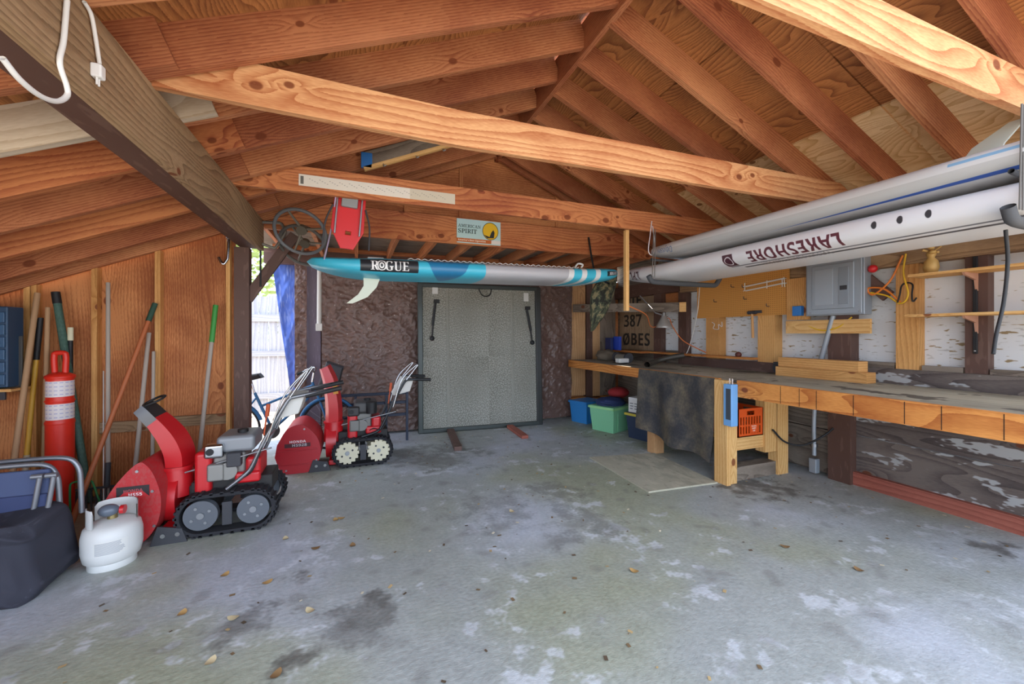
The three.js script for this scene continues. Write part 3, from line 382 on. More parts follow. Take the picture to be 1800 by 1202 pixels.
{
  const t = thing('covered_chair', 'folded grey-tube chair with navy canvas under a black fabric cover', 'chair', V(0, 0, 0));
  const cm = paintMat({ base: '#34343e', fleck: '#5a5a66', amt: 0.3, sx: 14, sy: 14, thr: 0.5, rough: 0.9 }); cm.side = THREE.DoubleSide;
  const g = new THREE.SphereGeometry(1, 72, 48), p = g.attributes.position, sp = (q, e) => Math.sign(q) * Math.pow(Math.abs(q), e);
  for (let i = 0; i < p.count; i++) { const a = p.getX(i), b = p.getY(i), c = p.getZ(i); let x = sp(a, 0.3) * 0.5, y = sp(b, 0.3) * 0.235, z = sp(c, 0.3) * 0.22; const f = 0.5 - y / 0.47; const n = 0.03 * ridg(x * 6 + y * 3, y * 5 - x * 2, z * 5) + 0.035 * ridg(x * 2.2 + y, y * 2 - x, z * 2 + 3) + 0.02 * ns(x * 8, y * 7, z * 8); x += (x > 0.2 ? 0.07 * f - 0.04 : 0) + n; z += (z > 0 ? 0.06 * f : 0) + n * 1.4; y += 0.05 * ns(x * 3, 2, z * 4); p.setXYZ(i, x - 2.1, Math.max(0.004, y * 0.9 + 0.2), z - 3.12); } g.computeVertexNormals();
  M('cover', g, cm, t);
  const gt = plain('#8e9197', 0.4, 0.6); M('frame_tube', tube([[-2.6, 0.64, -3.28], [-1.75, 0.65, -3.28], [-1.62, 0.63, -3.28], [-1.58, 0.55, -3.28], [-1.57, 0.3, -3.28]], 0.014, 60, 10, false, 0.3), gt, t); M('frame_tube', tube([[-2.6, 0.63, -3.2], [-1.8, 0.64, -3.2], [-1.68, 0.62, -3.2], [-1.64, 0.54, -3.2], [-1.63, 0.3, -3.2]], 0.014, 60, 10, false, 0.3), gt, t);
  for (const x of [-1.7, -1.64]) M('frame_leg', [rod(V(x, 0.38, -3.11), V(x + 0.03, 0.59, -3.11), 0.012), cylX(0.014, 0.05, x + 0.02, 0.59, -3.11)], gt, t);
  M('canvas_back', rb(0.95, 0.15, 0.03, -2.12, 0.545, -3.15, 0.012), plain('#4a5576', 0.9), t); M('canvas_back', rb(0.95, 0.09, 0.04, -2.12, 0.44, -3.14, 0.012), plain('#3a4468', 0.9), t);
}
{
  const t = thing('traffic_delineator', 'orange-red traffic delineator tube with two white reflective bands and a loop handle', 'delineator', V(-2.14, 0, -4.2)); const om = plain('#e0301f', 0.4);
  M('tube', new THREE.LatheGeometry([[0.001, 0], [0.08, 0], [0.08, 0.7], [0.084, 0.705], [0.084, 0.72], [0.077, 0.73], [0.077, 0.87], [0.083, 0.875], [0.083, 0.885], [0.077, 0.89], [0.077, 1.05], [0.085, 1.055], [0.085, 1.075], [0.06, 1.09], [0.035, 1.1], [0.001, 1.1]].map(([x, y]) => new THREE.Vector2(x, y)), 32), om, t);
  for (const y of [0.8, 0.975]) M('reflective_band', cyl(0.0785, 0.0785, 0.12, 0, y, 0, 32), canvasMat(256, 64, (g) => { g.fillStyle = '#e6dedd'; g.fillRect(0, 0, 256, 64); g.fillStyle = '#b9b4cf'; for (let i = 0; i < 16; i++) for (let j = 0; j < 4; j++) g.fillRect(i * 16 + 2, j * 16 + 4, 10, 4); }, { roughness: 0.35 }), t);
  M('handle', tube([[-0.03, 1.08, 0], [-0.035, 1.2, 0], [-0.03, 1.245, 0], [0, 1.25, 0], [0.03, 1.245, 0], [0.035, 1.2, 0], [0.03, 1.08, 0]], 0.019, 50, 10, false, 0.3), om, t);
}
{
  const t = thing('drawer_cabinet', 'blue small-parts drawer cabinet on a shelf at the plywood wall', 'cabinet', V(-2.55, 1.0, -4.22)); const bl = plain('#2e4a66', 0.5);
  M('body', rb(0.34, 0.6, 0.16, -0.02, 0.3, 0, 0.01), bl, t); for (let i = 0; i < 6; i++) M('drawer', rb(0.1, 0.075, 0.02, 0.09, 0.06 + i * 0.092, 0.085, 0.004), plain('#3d5f80', 0.4), t);
  const s = thing('wall_shelf', 'short plywood shelf carrying the blue drawer cabinet', 'shelf', V(-2.58, 0.96, -4.24)); M('board', wb(0.42, 0.02, 0.24, pine).translate(0, 0.02, 0), pine, s); M('bracket', rb(0.3, 0.06, 0.02, 0.02, -0.02, 0.1, 0.003), darkGrey, s); M('paper_tag', bx(0.04, 0.16, 0.002, 0.08, -0.14, 0.1), plain('#b9b4ac'), s);
  single('grey_board', 'dark grey board leaning behind the brown tool handle beside blue cabinet', 'board', rb(0.12, 0.42, 0.01, -2.44, 1.17, -4.25, 0.003), plain('#4a4642', 0.7));
}
// ---------------------------------------------------------------- long-handled tools leaning on the plywood
{
  const hw = plain('#b38c66', 0.7), greyH = plain('#aea194', 0.8);
  const tool = (name, label, u0, v0, u1, v1, r, m, parts = [], zb = -4.12, zt = -4.34) => { const a = pz(u0, v0, zt), b = pz(u1, v1, zb); const dir = b.clone().sub(a); const k = (b.y - 0.04) / (a.y - b.y); const end = b.clone().addScaledVector(dir, Math.max(0, k)); const t = thing(name, label, 'garden tool', V(0, 0, 0)); M('handle', rod(end, a, r, r * 0.95), m, t); for (const [n, s0, s1, rad, mm] of parts) M(n, rod(a.clone().lerp(end, s0), a.clone().lerp(end, s1), rad), mm, t); return [t, a, end]; };
  tool('tool_handle', 'thick brown wooden tool handle, leaning beside the yellow pole', 66, 515, 22, 830, 0.019, hw, [['head', 0.94, 1, 0.022, darkGrey]]);
  tool('pole', 'yellow fibreglass pole with black grip and silver collar', 71, 560, 46, 812, 0.016, plain('#d8a53a', 0.5), [['grip', -0.005, 0.22, 0.018, black], ['collar', 0.72, 0.86, 0.019, plain('#b7a890', 0.6)]], -4.31);
  tool('tool_handle', 'pale wooden tool handle behind the delineator tube', 84, 540, 77, 830, 0.016, hw, [['sticker', 0.6, 0.78, 0.0165, plain('#b79a72', 0.7)]], -4.33);
  tool('umbrella_pole', 'dark green speckled tube with black cap behind the delineator', 98, 515, 118, 640, 0.026, paintMat({ base: '#3c5a4e', fleck: '#5d7a6c', amt: 0.6, sx: 40, sy: 40, thr: 0.2, w: 128, h: 128 }), [['cap', -0.005, 0.05, 0.027, black]], -4.32);
  tool('pole', 'black pole with a cream plastic tip beside the delineator', 124, 577, 124, 700, 0.016, black, [['tip', -0.005, 0.07, 0.018, plain('#d8d4b4', 0.6)]], -4.33);
  const [rk, , re] = tool('bow_rake', 'grey-handled bow rake standing tines down at the plywood', 190, 497, 190, 800, 0.015, greyH);
  { M('rake_bar', rb(0.36, 0.016, 0.02, re.x, 0.22, re.z + 0.02, 0.003), darkGrey, rk); for (let i = 0; i < 13; i++) M('tine', bx(0.008, 0.16, 0.01, re.x - 0.17 + i * 0.0283, 0.13, re.z + 0.03), darkGrey, rk); M('rake_socket', rod(V(re.x, 0.4, re.z), V(re.x, 0.22, re.z + 0.02), 0.018), darkGrey, rk); }
  tool('rod', 'thin white metal rod standing beside the bow rake handle', 182, 652, 182, 800, 0.005, plain('#d5d2cc', 0.4, 0.3));
  tool('tool_handle', 'copper-orange tool handle with green grip leaning steeply across plywood', 272, 535, 152, 850, 0.017, plain('#b5653a', 0.55), [['grip', -0.005, 0.09, 0.02, plain('#2f4f3f', 0.6)]], -3.9);
  tool('shovel', 'grey weathered shovel handle with dark socket behind red chute', 262, 585, 240, 800, 0.016, greyH, [['socket', 0.86, 1, 0.02, darkGrey]]);
  tool('tool_handle', 'thin grey wooden stick between shovel handle and stud', 270, 618, 268, 800, 0.013, greyH);
  tool('tool_handle', 'pale handle with bright green grip and green collar near the brown post', 379, 538, 350, 800, 0.017, greyH, [['grip', -0.005, 0.2, 0.021, plain('#3f9440', 0.5)], ['collar', 0.93, 0.96, 0.021, plain('#3f9440', 0.5)], ['socket', 0.96, 1.0, 0.019, darkGrey]]);
  single('wire_stake', 'bent green wire stake behind the propane tank', 'stake', tube([[-1.98, 0.02, -4.0], [-1.98, 0.28, -4.0], [-1.85, 0.29, -3.98], [-1.75, 0.08, -3.9]], 0.007, 40, 6, false, 0.2), plain('#2f8a4f', 0.5));
}
// ---------------------------------------------------------------- bicycle
{
  const t = thing('bicycle', 'blue step-through bicycle with black saddle standing in the side gap', 'bicycle', V(-1.32, 0, -5.42), -0.06); const bm = plain('#2c6b9c', 0.4, 0.2), gm = plain('#3e8a5a', 0.5);
  for (const x of [0, 1.02]) { const w = M('wheel', new THREE.TorusGeometry(0.29, 0.014, 10, 48).translate(x, 0.31, 0), rubber, t); const sp = []; for (let i = 0; i < 18; i++) { const a = i / 18 * 6.283; sp.push(rod(V(x, 0.31, 0), V(x + 0.28 * Math.cos(a), 0.31 + 0.28 * Math.sin(a), 0), 0.0015, 0.0015, 5)); } M('spokes', sp, steel, w); M('fender', new THREE.TorusGeometry(0.315, 0.02, 8, 40, 2.9).rotateZ(0.3).translate(x, 0.31, 0), bm, w); }
  M('frame', [rod(V(0.42, 0.28, 0), V(0.24, 0.72, 0), 0.016), rod(V(0.42, 0.28, 0), V(0.86, 0.7, 0), 0.016), rod(V(0.3, 0.56, 0), V(0.84, 0.78, 0), 0.014), rod(V(0, 0.31, 0), V(0.42, 0.28, 0), 0.011), rod(V(0, 0.31, 0), V(0.27, 0.68, 0), 0.01), rod(V(0.84, 0.82, 0), V(1.02, 0.31, 0), 0.014)], bm, t);
  M('seat_post', rod(V(0.24, 0.7, 0), V(0.2, 0.86, 0), 0.013), chrome, t); M('saddle', ext([[-0.02, 0.88], [0.28, 0.92], [0.3, 0.9], [0.1, 0.86], [0.0, 0.84]], 0.12, 0.02, -0.06), black, t);
  M('handlebar', tube([[0.72, 0.94, -0.24], [0.84, 0.98, -0.2], [0.86, 0.94, 0], [0.84, 0.98, 0.2], [0.72, 0.94, 0.24]], 0.011), chrome, t); M('stem', rod(V(0.84, 0.82, 0), V(0.86, 0.95, 0), 0.013), chrome, t); M('grip', rod(V(0.72, 0.94, 0.24), V(0.82, 0.97, 0.22), 0.016), black, t); M('crank', cylZ(0.09, 0.01, 0.42, 0.28, 0.05), darkGrey, t); M('child_seat', ext([[0.9, 0.7], [1.1, 0.72], [1.16, 0.98], [1.02, 1.04]], 0.2, 0.02, -0.1), darkGrey, t); M('red_reflector', cylZ(0.03, 0.02, -0.12, 0.6, 0.05), plain('#c8202a', 0.4), t);
  const r = thing('steel_rack', 'dark blue steel rack frame standing behind the cream-wheeled snow blower', 'rack', V(-0.35, 0, -5.5)); const rm = plain('#2b3446', 0.5, 0.3); for (const y of [0.34, 0.5, 0.62]) M('rail', rb(1.0, 0.035, 0.035, 0.5, y, 0, 0.004), rm, r); for (const x of [0.02, 0.35, 0.72, 0.98]) M('upright', rb(0.03, 0.62, 0.03, x, 0.31, 0.035, 0.004), rm, r);
}
// ---------------------------------------------------------------- workbench and what is under and on it
const BX = 3.266;
{
  const t = thing('workbench', 'long timber workbench along the right wall with worn grey-green top', 'workbench', V(0, 0, 0));
  plank('bench_top', BX + 0.002, XW - 0.05, 0.945, 0.972, -5.82, ZF - 0.05, topW, t);
  plank('front_rail', BX - 0.038, BX, 0.825, 0.975, -2.7, ZF - 0.05, benchW, t); plank('front_rail', BX - 0.038, BX, 0.86, 0.972, -5.82, -2.9, benchW, t);
  for (const u of [1372, 1405, 1435, 1500, 1590, 1655, 1765]) { const p = px(u, 700, BX - 0.038); M('pencil_mark', bx(0.001, 0.14, 0.004, BX - 0.0385, 0.9, p.z), plain('#2e1d12', 0.9), t); }
  plank('leg', BX - 0.09, BX - 0.04, 0, 0.965, -2.9, -2.76, pine, t); plank('leg', BX - 0.035, BX + 0.06, 0, 0.94, -2.88, -2.78, pine, t); plank('leg', 3.72, 3.88, 0.24, 0.94, -2.9, -2.8, pine, t); plank('leg', 3.9, 4.05, 0, 0.94, -2.9, -2.8, pine, t);
  plank('leg', BX - 0.03, BX + 0.11, 0, 0.9, -3.92, -3.8, tanW, t);
  plank('lower_shelf', 3.3, 3.74, 0.38, 0.41, -3.3, -2.82, pine, t, 0); plank('shelf_rail', 3.32, 3.72, 0.29, 0.38, -2.86, -2.82, pine, t);
  plank('floor_block', BX + 0.09, 3.98, 0.0, 0.13, -2.94, -2.82, weather, t, 0);
  plank('joist', BX, 4.2, 0.86, 0.945, -4.3, -4.26, benchW, t); plank('joist', BX, 4.2, 0.86, 0.945, -1.6, -1.56, benchW, t);
}
single('lumber_board', 'lower of two stacked pine boards on the workbench top', 'lumber', wb(0.78, 0.09, 0.14, studW).rotateY(Math.PI / 2 + 0.03).translate(4.1, 1.018, -2.52), studW);
single('lumber_board', 'upper pine board laid on another on the workbench top', 'lumber', wb(0.72, 0.09, 0.13, studW).rotateY(Math.PI / 2 - 0.02).translate(4.12, 1.11, -2.55), studW);
{
  const cm = new THREE.MeshStandardMaterial({ roughness: 0.7, side: THREE.DoubleSide, map: dataTex(512, 342, (i, j) => { const x = i / 427, y = j / 427; const n = 0.5 + 0.9 * ns(x * 4 + 3, y * 2.6, 1) + 0.5 * ns(x * 11, y * 8, 2) + 0.35 * ns(x * 38, y * 30, 3); const k = 12 * ns(x * 90, y * 90, 4); const c = mix([52, 51, 54], [116, 104, 84], cl(n * 0.8)); return [cl(c[0] + k, 0, 255), cl(c[1] + k, 0, 255), cl(c[2] + k, 0, 255)]; }) });
  const za = -4.05, zb = -2.93; single('bench_cloth', 'dirty black cloth hanging from the front of the workbench', 'cloth', cloth(1, 1, 90, 70, (s, t) => { const z = za + (zb - za) * s, bot = 0.26 - 0.1 * s + 0.02 * Math.sin(s * 9), y = bot + (0.97 - bot) * t; return [BX - 0.05 - 0.05 * (1 - t) * ridg(s * 2.2, t * 1.2, 3) - 0.03 * (1 - t) * Math.sin(s * 14 + t * 2), y, z + 0.02 * (1 - t) * Math.sin(s * 7)]; }), cm);
  const c = thing('milk_crate', 'bright orange plastic milk crate on the low bench shelf', 'crate', V(3.55, 0.41, -2.98)); const om = plain('#e0561a', 0.45); const w = 0.33, h = 0.27;
  for (const [rx, nm] of [[0, 'side'], [Math.PI / 2, 'side'], [Math.PI, 'side'], [-Math.PI / 2, 'side']]) { const hs = []; for (let i = 0; i < 8; i++) for (const [y0, y1] of [[0.03, 0.1], [0.115, 0.19]]) { const x = -0.14 + i * 0.036; hs.push([[x, y0], [x, y1], [x + 0.02, y1], [x + 0.02, y0]]); } hs.push([[-0.05, 0.205], [-0.05, 0.245], [0.05, 0.245], [0.05, 0.205]]); M('side', ext([[-w / 2, 0], [w / 2, 0], [w / 2, h], [-w / 2, h]], 0.008, 0, w / 2 - 0.008, hs).rotateY(rx), om, c); }
  M('bottom', bx(w, 0.01, w, 0, 0.005, 0), om, c); M('crate_print', new THREE.PlaneGeometry(0.1, 0.08).translate(0.04, 0.075, w / 2 + 0.002), canvasMat(128, 96, (g) => { g.fillStyle = '#e0561a'; g.fillRect(0, 0, 128, 96); g.fillStyle = '#f0e6dc'; g.font = 'bold 22px sans-serif'; g.textAlign = 'center'; g.fillText('ILLEGAL', 64, 28); g.fillText('DAIRY', 64, 55); g.fillText('USE', 64, 82); }), c);
  const b = thing('blue_tool_case', 'light blue narrow plastic case clipped to the workbench leg', 'case', V(BX - 0.08, 0.56, -2.73)); M('case_body', rb(0.08, 0.38, 0.09, 0, 0.19, 0, 0.008), plain('#6fa3d6', 0.5), b); M('printed_panel', bx(0.002, 0.28, 0.05, -0.041, 0.2, 0.01), plain('#3b444e', 0.6), b); M('spring_clip', [rod(V(0, 0.37, 0.02), V(0.0, 0.43, 0.02), 0.005), rod(V(0, 0.37, -0.01), V(0.0, 0.43, -0.01), 0.005)], plain('#d7c9c0', 0.4), b);
}
{
  const tote = (name, label, x, z, w, d, h, rot, m, lid) => { const t = thing(name, label, 'storage tote', V(x, 0, z), rot); const g = new THREE.BoxGeometry(w, h, d, 1, 1, 1), p = g.attributes.position; for (let i = 0; i < p.count; i++) { const f = p.getY(i) < 0 ? 0.86 : 1; p.setXYZ(i, p.getX(i) * f, p.getY(i) + h / 2, p.getZ(i) * f); } g.computeVertexNormals(); M('body', g, m, t); M('rim', [bx(w + 0.03, 0.03, 0.02, 0, h - 0.02, d / 2 + 0.005), bx(w + 0.03, 0.03, 0.02, 0, h - 0.02, -d / 2 - 0.005), bx(0.02, 0.03, d + 0.03, w / 2 + 0.005, h - 0.02, 0), bx(0.02, 0.03, d + 0.03, -w / 2 - 0.005, h - 0.02, 0)], lid || m, t); for (const s of [-0.25, 0.25]) M('rib', rb(0.03, h - 0.08, 0.012, s * w, h / 2 - 0.02, d / 2 * 0.95, 0.004), m, t); return t; };
  tote('green_tote', 'mint green plastic storage tote under the bench with dark bag on top', 3.5, -5.02, 0.5, 0.42, 0.36, 0.35, plain('#7fbf92', 0.5), plain('#9bd08e', 0.5));
  tote('blue_tote', 'bright blue plastic storage bin under the bench next to the corner', 3.45, -5.62, 0.42, 0.36, 0.34, 0.3, plain('#2f7fc0', 0.45));
  tote('navy_tote', 'navy storage tote with yellow rim half hidden by the bench cloth', 3.66, -4.42, 0.42, 0.4, 0.34, 0.25, plain('#27344d', 0.5), plain('#c9b43c', 0.5));
  single('dark_bag', 'crumpled dark blue bag on top of the mint green tote', 'bag', (() => { const g = new THREE.SphereGeometry(1, 28, 18), p = g.attributes.position; for (let i = 0; i < p.count; i++) { const x = p.getX(i), y = p.getY(i), z = p.getZ(i), n = 1 + 0.25 * ns(x * 2.3, y * 2.3, z * 2.3); p.setXYZ(i, x * 0.22 * n, Math.max(-0.6, y) * 0.07 * n, z * 0.18 * n); } g.computeVertexNormals(); return g.translate(3.48, 0.4, -5.02); })(), plain('#2c3a63', 0.7));
  const wb2 = thing('white_box', 'white cardboard box printed with small text on the navy tote', 'box', V(3.62, 0.345, -4.44), 0.3); M('carton', rb(0.3, 0.2, 0.3, 0, 0.1, 0, 0.005), canvasMat(256, 160, (g) => { g.fillStyle = '#dcdad4'; g.fillRect(0, 0, 256, 160); g.fillStyle = '#4a4a50'; g.fillRect(150, 20, 60, 26); for (let i = 0; i < 9; i++) g.fillRect(20 + (i % 3) * 60, 60 + ((i / 3) | 0) * 28, 30 + rnd() * 20, 8); }), wb2); M('flap', rb(0.14, 0.006, 0.1, 0.05, 0.22, 0.1, 0.002), plain('#c9a77c', 0.8), wb2);
  single('red_bag', 'red fabric bag on the floor pile behind the white box', 'bag', sph(0.14, 3.75, 0.5, -5.2, 1.2, 0.6, 1), plain('#a32a2c', 0.8));
  // bench clutter
  const gr = thing('bench_grinder', 'grey metal clamp and grinder parts piled at the far bench end', 'tool', V(3.6, 0.972, -4.9)); M('motor', cylZ(0.06, 0.2, 0, 0.07, 0), plain('#8a8478', 0.5, 0.4), gr); M('wheel_guard', [cylZ(0.07, 0.04, 0, 0.08, 0.14), cylZ(0.07, 0.04, 0, 0.08, -0.14)], darkGrey, gr); M('foot', rb(0.14, 0.03, 0.12, 0, 0.015, 0, 0.004), darkGrey, gr); M('white_part', rb(0.16, 0.06, 0.1, -0.12, 0.05, 0.16, 0.01), plain('#d5d3cd', 0.5), gr);
  single('exhaust_pipe', 'bent dark metal exhaust pipe lying on the workbench', 'pipe', tube([[3.42, 1.009, -4.15], [3.5, 1.012, -4.2], [3.66, 1.04, -4.25], [3.8, 1.08, -4.2], [3.95, 1.12, -4.08]], 0.035, 50, 12), plain('#4a443c', 0.5, 0.4));
  single('blue_binder', 'bright blue upright binder on the bench ledge in the corner', 'binder', rb(0.05, 0.22, 0.16, 3.98, 1.24, -5.55, 0.006), plain('#2a48b0', 0.5));
  single('blue_binder', 'dark navy upright case beside the bright blue binder', 'case', rb(0.05, 0.2, 0.16, 3.9, 1.23, -5.66, 0.006), plain('#25305c', 0.5));
  single('canvas_sack', 'grey-brown canvas sack slumped in the bench corner', 'bag', (() => { const g = new THREE.SphereGeometry(1, 24, 16), p = g.attributes.position; for (let i = 0; i < p.count; i++) { const n = 1 + 0.3 * ns(p.getX(i) * 2, p.getY(i) * 2, p.getZ(i) * 2 + 4); p.setXYZ(i, p.getX(i) * 0.18 * n, Math.max(-0.7, p.getY(i)) * 0.1 * n, p.getZ(i) * 0.14 * n); } g.computeVertexNormals(); return g.translate(3.75, 1.04, -5.5); })(), plain('#6f6353', 0.9));
  const ld = thing('ledge', 'narrow timber ledge nailed above the workbench', 'shelf', V(0, 0, 0)); plank('ledge_board', XW - 0.13, XW - 0.01, 1.1, 1.125, -5.7, -3.3, benchW, ld); plank('ledge_front', 4.0, XW - 0.13, 1.1, 1.125, -5.95, -5.0, benchW, ld);
  single('junction_knob', 'small reddish metal knob on the timber ledge', 'knob', sph(0.035, XW - 0.09, 1.15, -3.5), plain('#6a3a30', 0.5, 0.3));
  single('caster_wheel', 'dark rubber caster wheel on the bench against the backboard', 'wheel', [cylX(0.06, 0.04, XW - 0.1, 1.035, -3.0), rb(0.05, 0.03, 0.1, XW - 0.1, 1.08, -3.0, 0.005)], darkGrey);
}
// ---------------------------------------------------------------- right wall fittings
{
  const pm = canvasMat(512, 256, (g) => { g.fillStyle = '#cf9044'; g.fillRect(0, 0, 512, 256); g.fillStyle = '#6e3f1a'; for (let i = 0; i < 50; i++) for (let j = 0; j < 22; j++) { g.beginPath(); g.arc(8 + i * 10.2, 8 + j * 11.4, 1.6, 0, 7); g.fill(); } }, { roughness: 0.7 });
  const a = px(1226, 505, XW - 0.035), b = px(1388, 465, XW - 0.035); const peg = thing('pegboard', 'brown perforated pegboard with a few hooks on the right wall', 'pegboard', V(XW - 0.037, 1.6, (a.z + b.z) / 2)); const W = Math.abs(a.z - b.z);
  M('panel', bx(0.008, 0.5, W, 0, 0.25, 0), pm, peg); for (const [dz, y] of [[-0.45, 0.42], [-0.3, 0.2], [-0.05, 0.36], [0.1, 0.34], [0.12, 0.2], [0.4, 0.1]]) M('hook', tube([[0, y, dz], [-0.05, y, dz], [-0.055, y + 0.03, dz]], 0.004, 12, 6), darkGrey, peg);
  const hm = px(1322, 560, XW - 0.07); const hmr = thing('hammer', 'wooden-handled claw hammer hanging below the pegboard', 'hammer', hm); M('handle', rod(V(0, 0.06, 0), V(0.0, -0.22, 0.01), 0.013, 0.015), hw2(), hmr); M('head', [cylZ(0.02, 0.1, 0, 0.07, 0, 14), ext([[-0.015, 0.06], [0.015, 0.06], [0.012, 0.09], [-0.012, 0.09]], 0.06, 0, 0.05)], darkGrey, hmr);
  const wr = px(1345, 508, XW - 0.06); single('wire_rack', 'small white wire rack on the pegboard above the hammer', 'rack', [...[0, 0.05].flatMap((y) => [rod(V(-0.04, y, -0.24), V(-0.04, y + 0.04, 0.24), 0.004), rod(V(0.0, y, -0.24), V(0.0, y + 0.04, 0.24), 0.004)]), ...[-0.22, 0.05, 0.22].map((z) => rod(V(-0.04, 0, z), V(-0.04, 0.09, z), 0.004)), rod(V(0, 0, 0.22), V(-0.04, 0.1, 0.24), 0.004)].map((g) => g.translate(wr.x, wr.y, wr.z)), plain('#dcd9d2', 0.4));
  const wh = px(1263, 570, XW - 0.05); single('wire_rack', 'bent white wire hanger hooked under the pegboard corner', 'hanger', tube([[0, 0.03, -0.1], [0, 0, -0.06], [0, -0.05, -0.08], [0, -0.06, 0], [0, 0.0, 0.0], [0, -0.03, 0.05], [0, 0.03, 0.05]].map(([x, y, z]) => [wh.x, wh.y + y, wh.z + z]), 0.004, 40, 6), plain('#dcd9d2', 0.4));
  // electrical panel
  const z0 = -2.72, z1 = -2.22; const ep = thing('breaker_panel', 'grey steel breaker panel with closed door on the right wall', 'electrical panel', V(XW, 1.57, (z0 + z1) / 2)); const gm = plain('#9aa1a8', 0.4, 0.3), w = z1 - z0;
  M('enclosure', rb(0.11, 0.55, w, -0.055, 0.275, 0, 0.006), gm, ep); M('cover', rb(0.012, 0.53, w - 0.03, -0.117, 0.275, 0.0, 0.006), gm, ep); const dr = M('door', rb(0.012, 0.42, w - 0.14, -0.128, 0.27, -0.0, 0.006), gm, ep); M('door_recess', rb(0.006, 0.34, 0.08, -0.136, 0.27, 0.1, 0.003), plain('#8d949b', 0.4, 0.3), dr); M('breaker_switch', rb(0.008, 0.04, 0.06, -0.138, 0.25, 0.1, 0.003), darkGrey, dr); M('door_panel', rb(0.004, 0.34, 0.16, -0.135, 0.27, -0.07, 0.002), plain('#a3aab1', 0.4, 0.3), dr); for (const [y, z] of [[0.03, -0.2], [0.03, 0.22], [0.52, -0.2], [0.52, 0.22]]) M('screw', sph(0.008, -0.124, y, z), steel, ep);
  const bw = thing('backing_board', 'pine backing boards behind the grey breaker panel', 'board', V(0, 0, 0)); plank('board', XW - 0.07, XW - 0.042, 1.4, 1.53, -2.95, -2.2, pine, bw, 2); plank('board', XW - 0.055, XW - 0.024, 1.54, 1.97, -2.95, -2.73, studW, bw, 1);
  single('outlet_box', 'blue plastic outlet box with wires beside the breaker panel', 'outlet', rb(0.07, 0.1, 0.09, XW - 0.065, 1.63, -2.82, 0.006), plain('#2f78c0', 0.5)); single('outlet_cover', 'black and white outlet faceplate below the breaker panel', 'outlet', [rb(0.02, 0.08, 0.18, XW - 0.04, 1.45, -2.87, 0.008)], plain('#2b2b2c', 0.5));
  const cd = thing('conduit', 'grey conduit pipe running from breaker panel down behind the bench', 'conduit', V(0, 0, 0)); M('pipe', rod(V(XW - 0.06, 1.57, -2.5), V(XW - 0.06, 1.1, -2.62), 0.022), gm, cd); M('lower_pipe', tube([[XW - 0.08, 0.93, -2.62], [XW - 0.08, 0.6, -2.66], [XW - 0.08, 0.2, -2.66]], 0.02), gm, cd); M('junction_box', rb(0.06, 0.14, 0.07, XW - 0.08, 0.1, -2.66, 0.008), gm, cd); M('clamp', cyl(0.028, 0.028, 0.03, XW - 0.08, 0.3, -2.66), steel, cd);
  single('power_cord', 'thick dark cord looping under the bench to the conduit', 'cord', tube([[3.8, 0.46, -2.78], [3.92, 0.34, -2.74], [4.05, 0.32, -2.65], [4.18, 0.42, -2.55], [4.24, 0.5, -2.5]], 0.009), black);
  single('orange_cable', 'orange and yellow extension cord looped beside the breaker panel', 'cord', tube([[XW - 0.05, 2.05, -1.98], [XW - 0.06, 1.85, -2.06], [XW - 0.06, 1.74, -2.18], [XW - 0.06, 1.8, -2.22], [XW - 0.06, 1.78, -2.1], [XW - 0.06, 1.66, -1.99]], 0.008), plain('#dd7a2a', 0.5)); single('yellow_cord', 'yellow cord hanging from the top plate to the black hook', 'cord', tube([[XW - 0.05, 2.06, -1.96], [XW - 0.06, 1.9, -1.97], [XW - 0.06, 1.72, -1.94], [XW - 0.06, 1.65, -1.99], [XW - 0.06, 1.72, -2.08], [XW - 0.06, 1.76, -2.2]], 0.007), plain('#e0b022', 0.5)); single('yellow_cord', 'yellow cord looping under the breaker panel', 'cord', tube([[XW - 0.05, 1.55, -2.35], [XW - 0.07, 1.46, -2.45], [XW - 0.07, 1.43, -2.6], [XW - 0.06, 1.5, -2.78]], 0.007), plain('#e0b022', 0.5));
  single('cord_plug', 'small red plug on the side of the breaker panel', 'plug', sph(0.035, XW - 0.05, 1.97, -2.19), plain('#cc1f26', 0.4)); 
  const hk = px(1597, 512, XW - 0.02); single('double_hook', 'black double utility hook on the pine stud', 'hook', tube([[0, -0.06, -0.06], [-0.03, -0.09, -0.05], [-0.02, -0.03, -0.04], [0, 0.05, -0.035], [0, 0.07, 0], [0, 0.05, 0.035], [-0.02, -0.03, 0.04], [-0.03, -0.09, 0.05], [0, -0.06, 0.06]].map(([x, y, z]) => [hk.x + x - 0.02, hk.y + y, hk.z + z]), 0.006, 60, 8), black);
  // shelves and brackets
  const shelf = (label, y, z1, z2) => { const t = thing('bracket_shelf', label, 'shelf', V(0, 0, 0)); plank('board', XW - 0.22, XW + 0.02, y, y + 0.02, z1, z2, pine, t, 2); const bz = -1.57; M('bracket', ext([[0, 0], [-0.2, 0], [-0.18, -0.02], [-0.03, -0.05], [-0.01, -0.13], [0, -0.13]], 0.014).translate(XW - 0.005, y, bz), plain('#b98a72', 0.6), t); };
  shelf('upper thin pine wall shelf on bracket carrying the brass figurine', 1.845, -1.87, -0.4); shelf('lower thin pine wall shelf on bracket with nothing on it', 1.53, -1.89, -0.4);
  const st = thing('bracket_standard', 'black slotted shelf standard on the brown stud', 'shelf rail', V(XW - 0.012, 1.25, -1.57)); M('rail', rb(0.012, 0.72, 0.025, 0, 0.36, 0, 0.003), black, st); M('screw', sph(0.007, -0.008, 0.02, 0), steel, st);
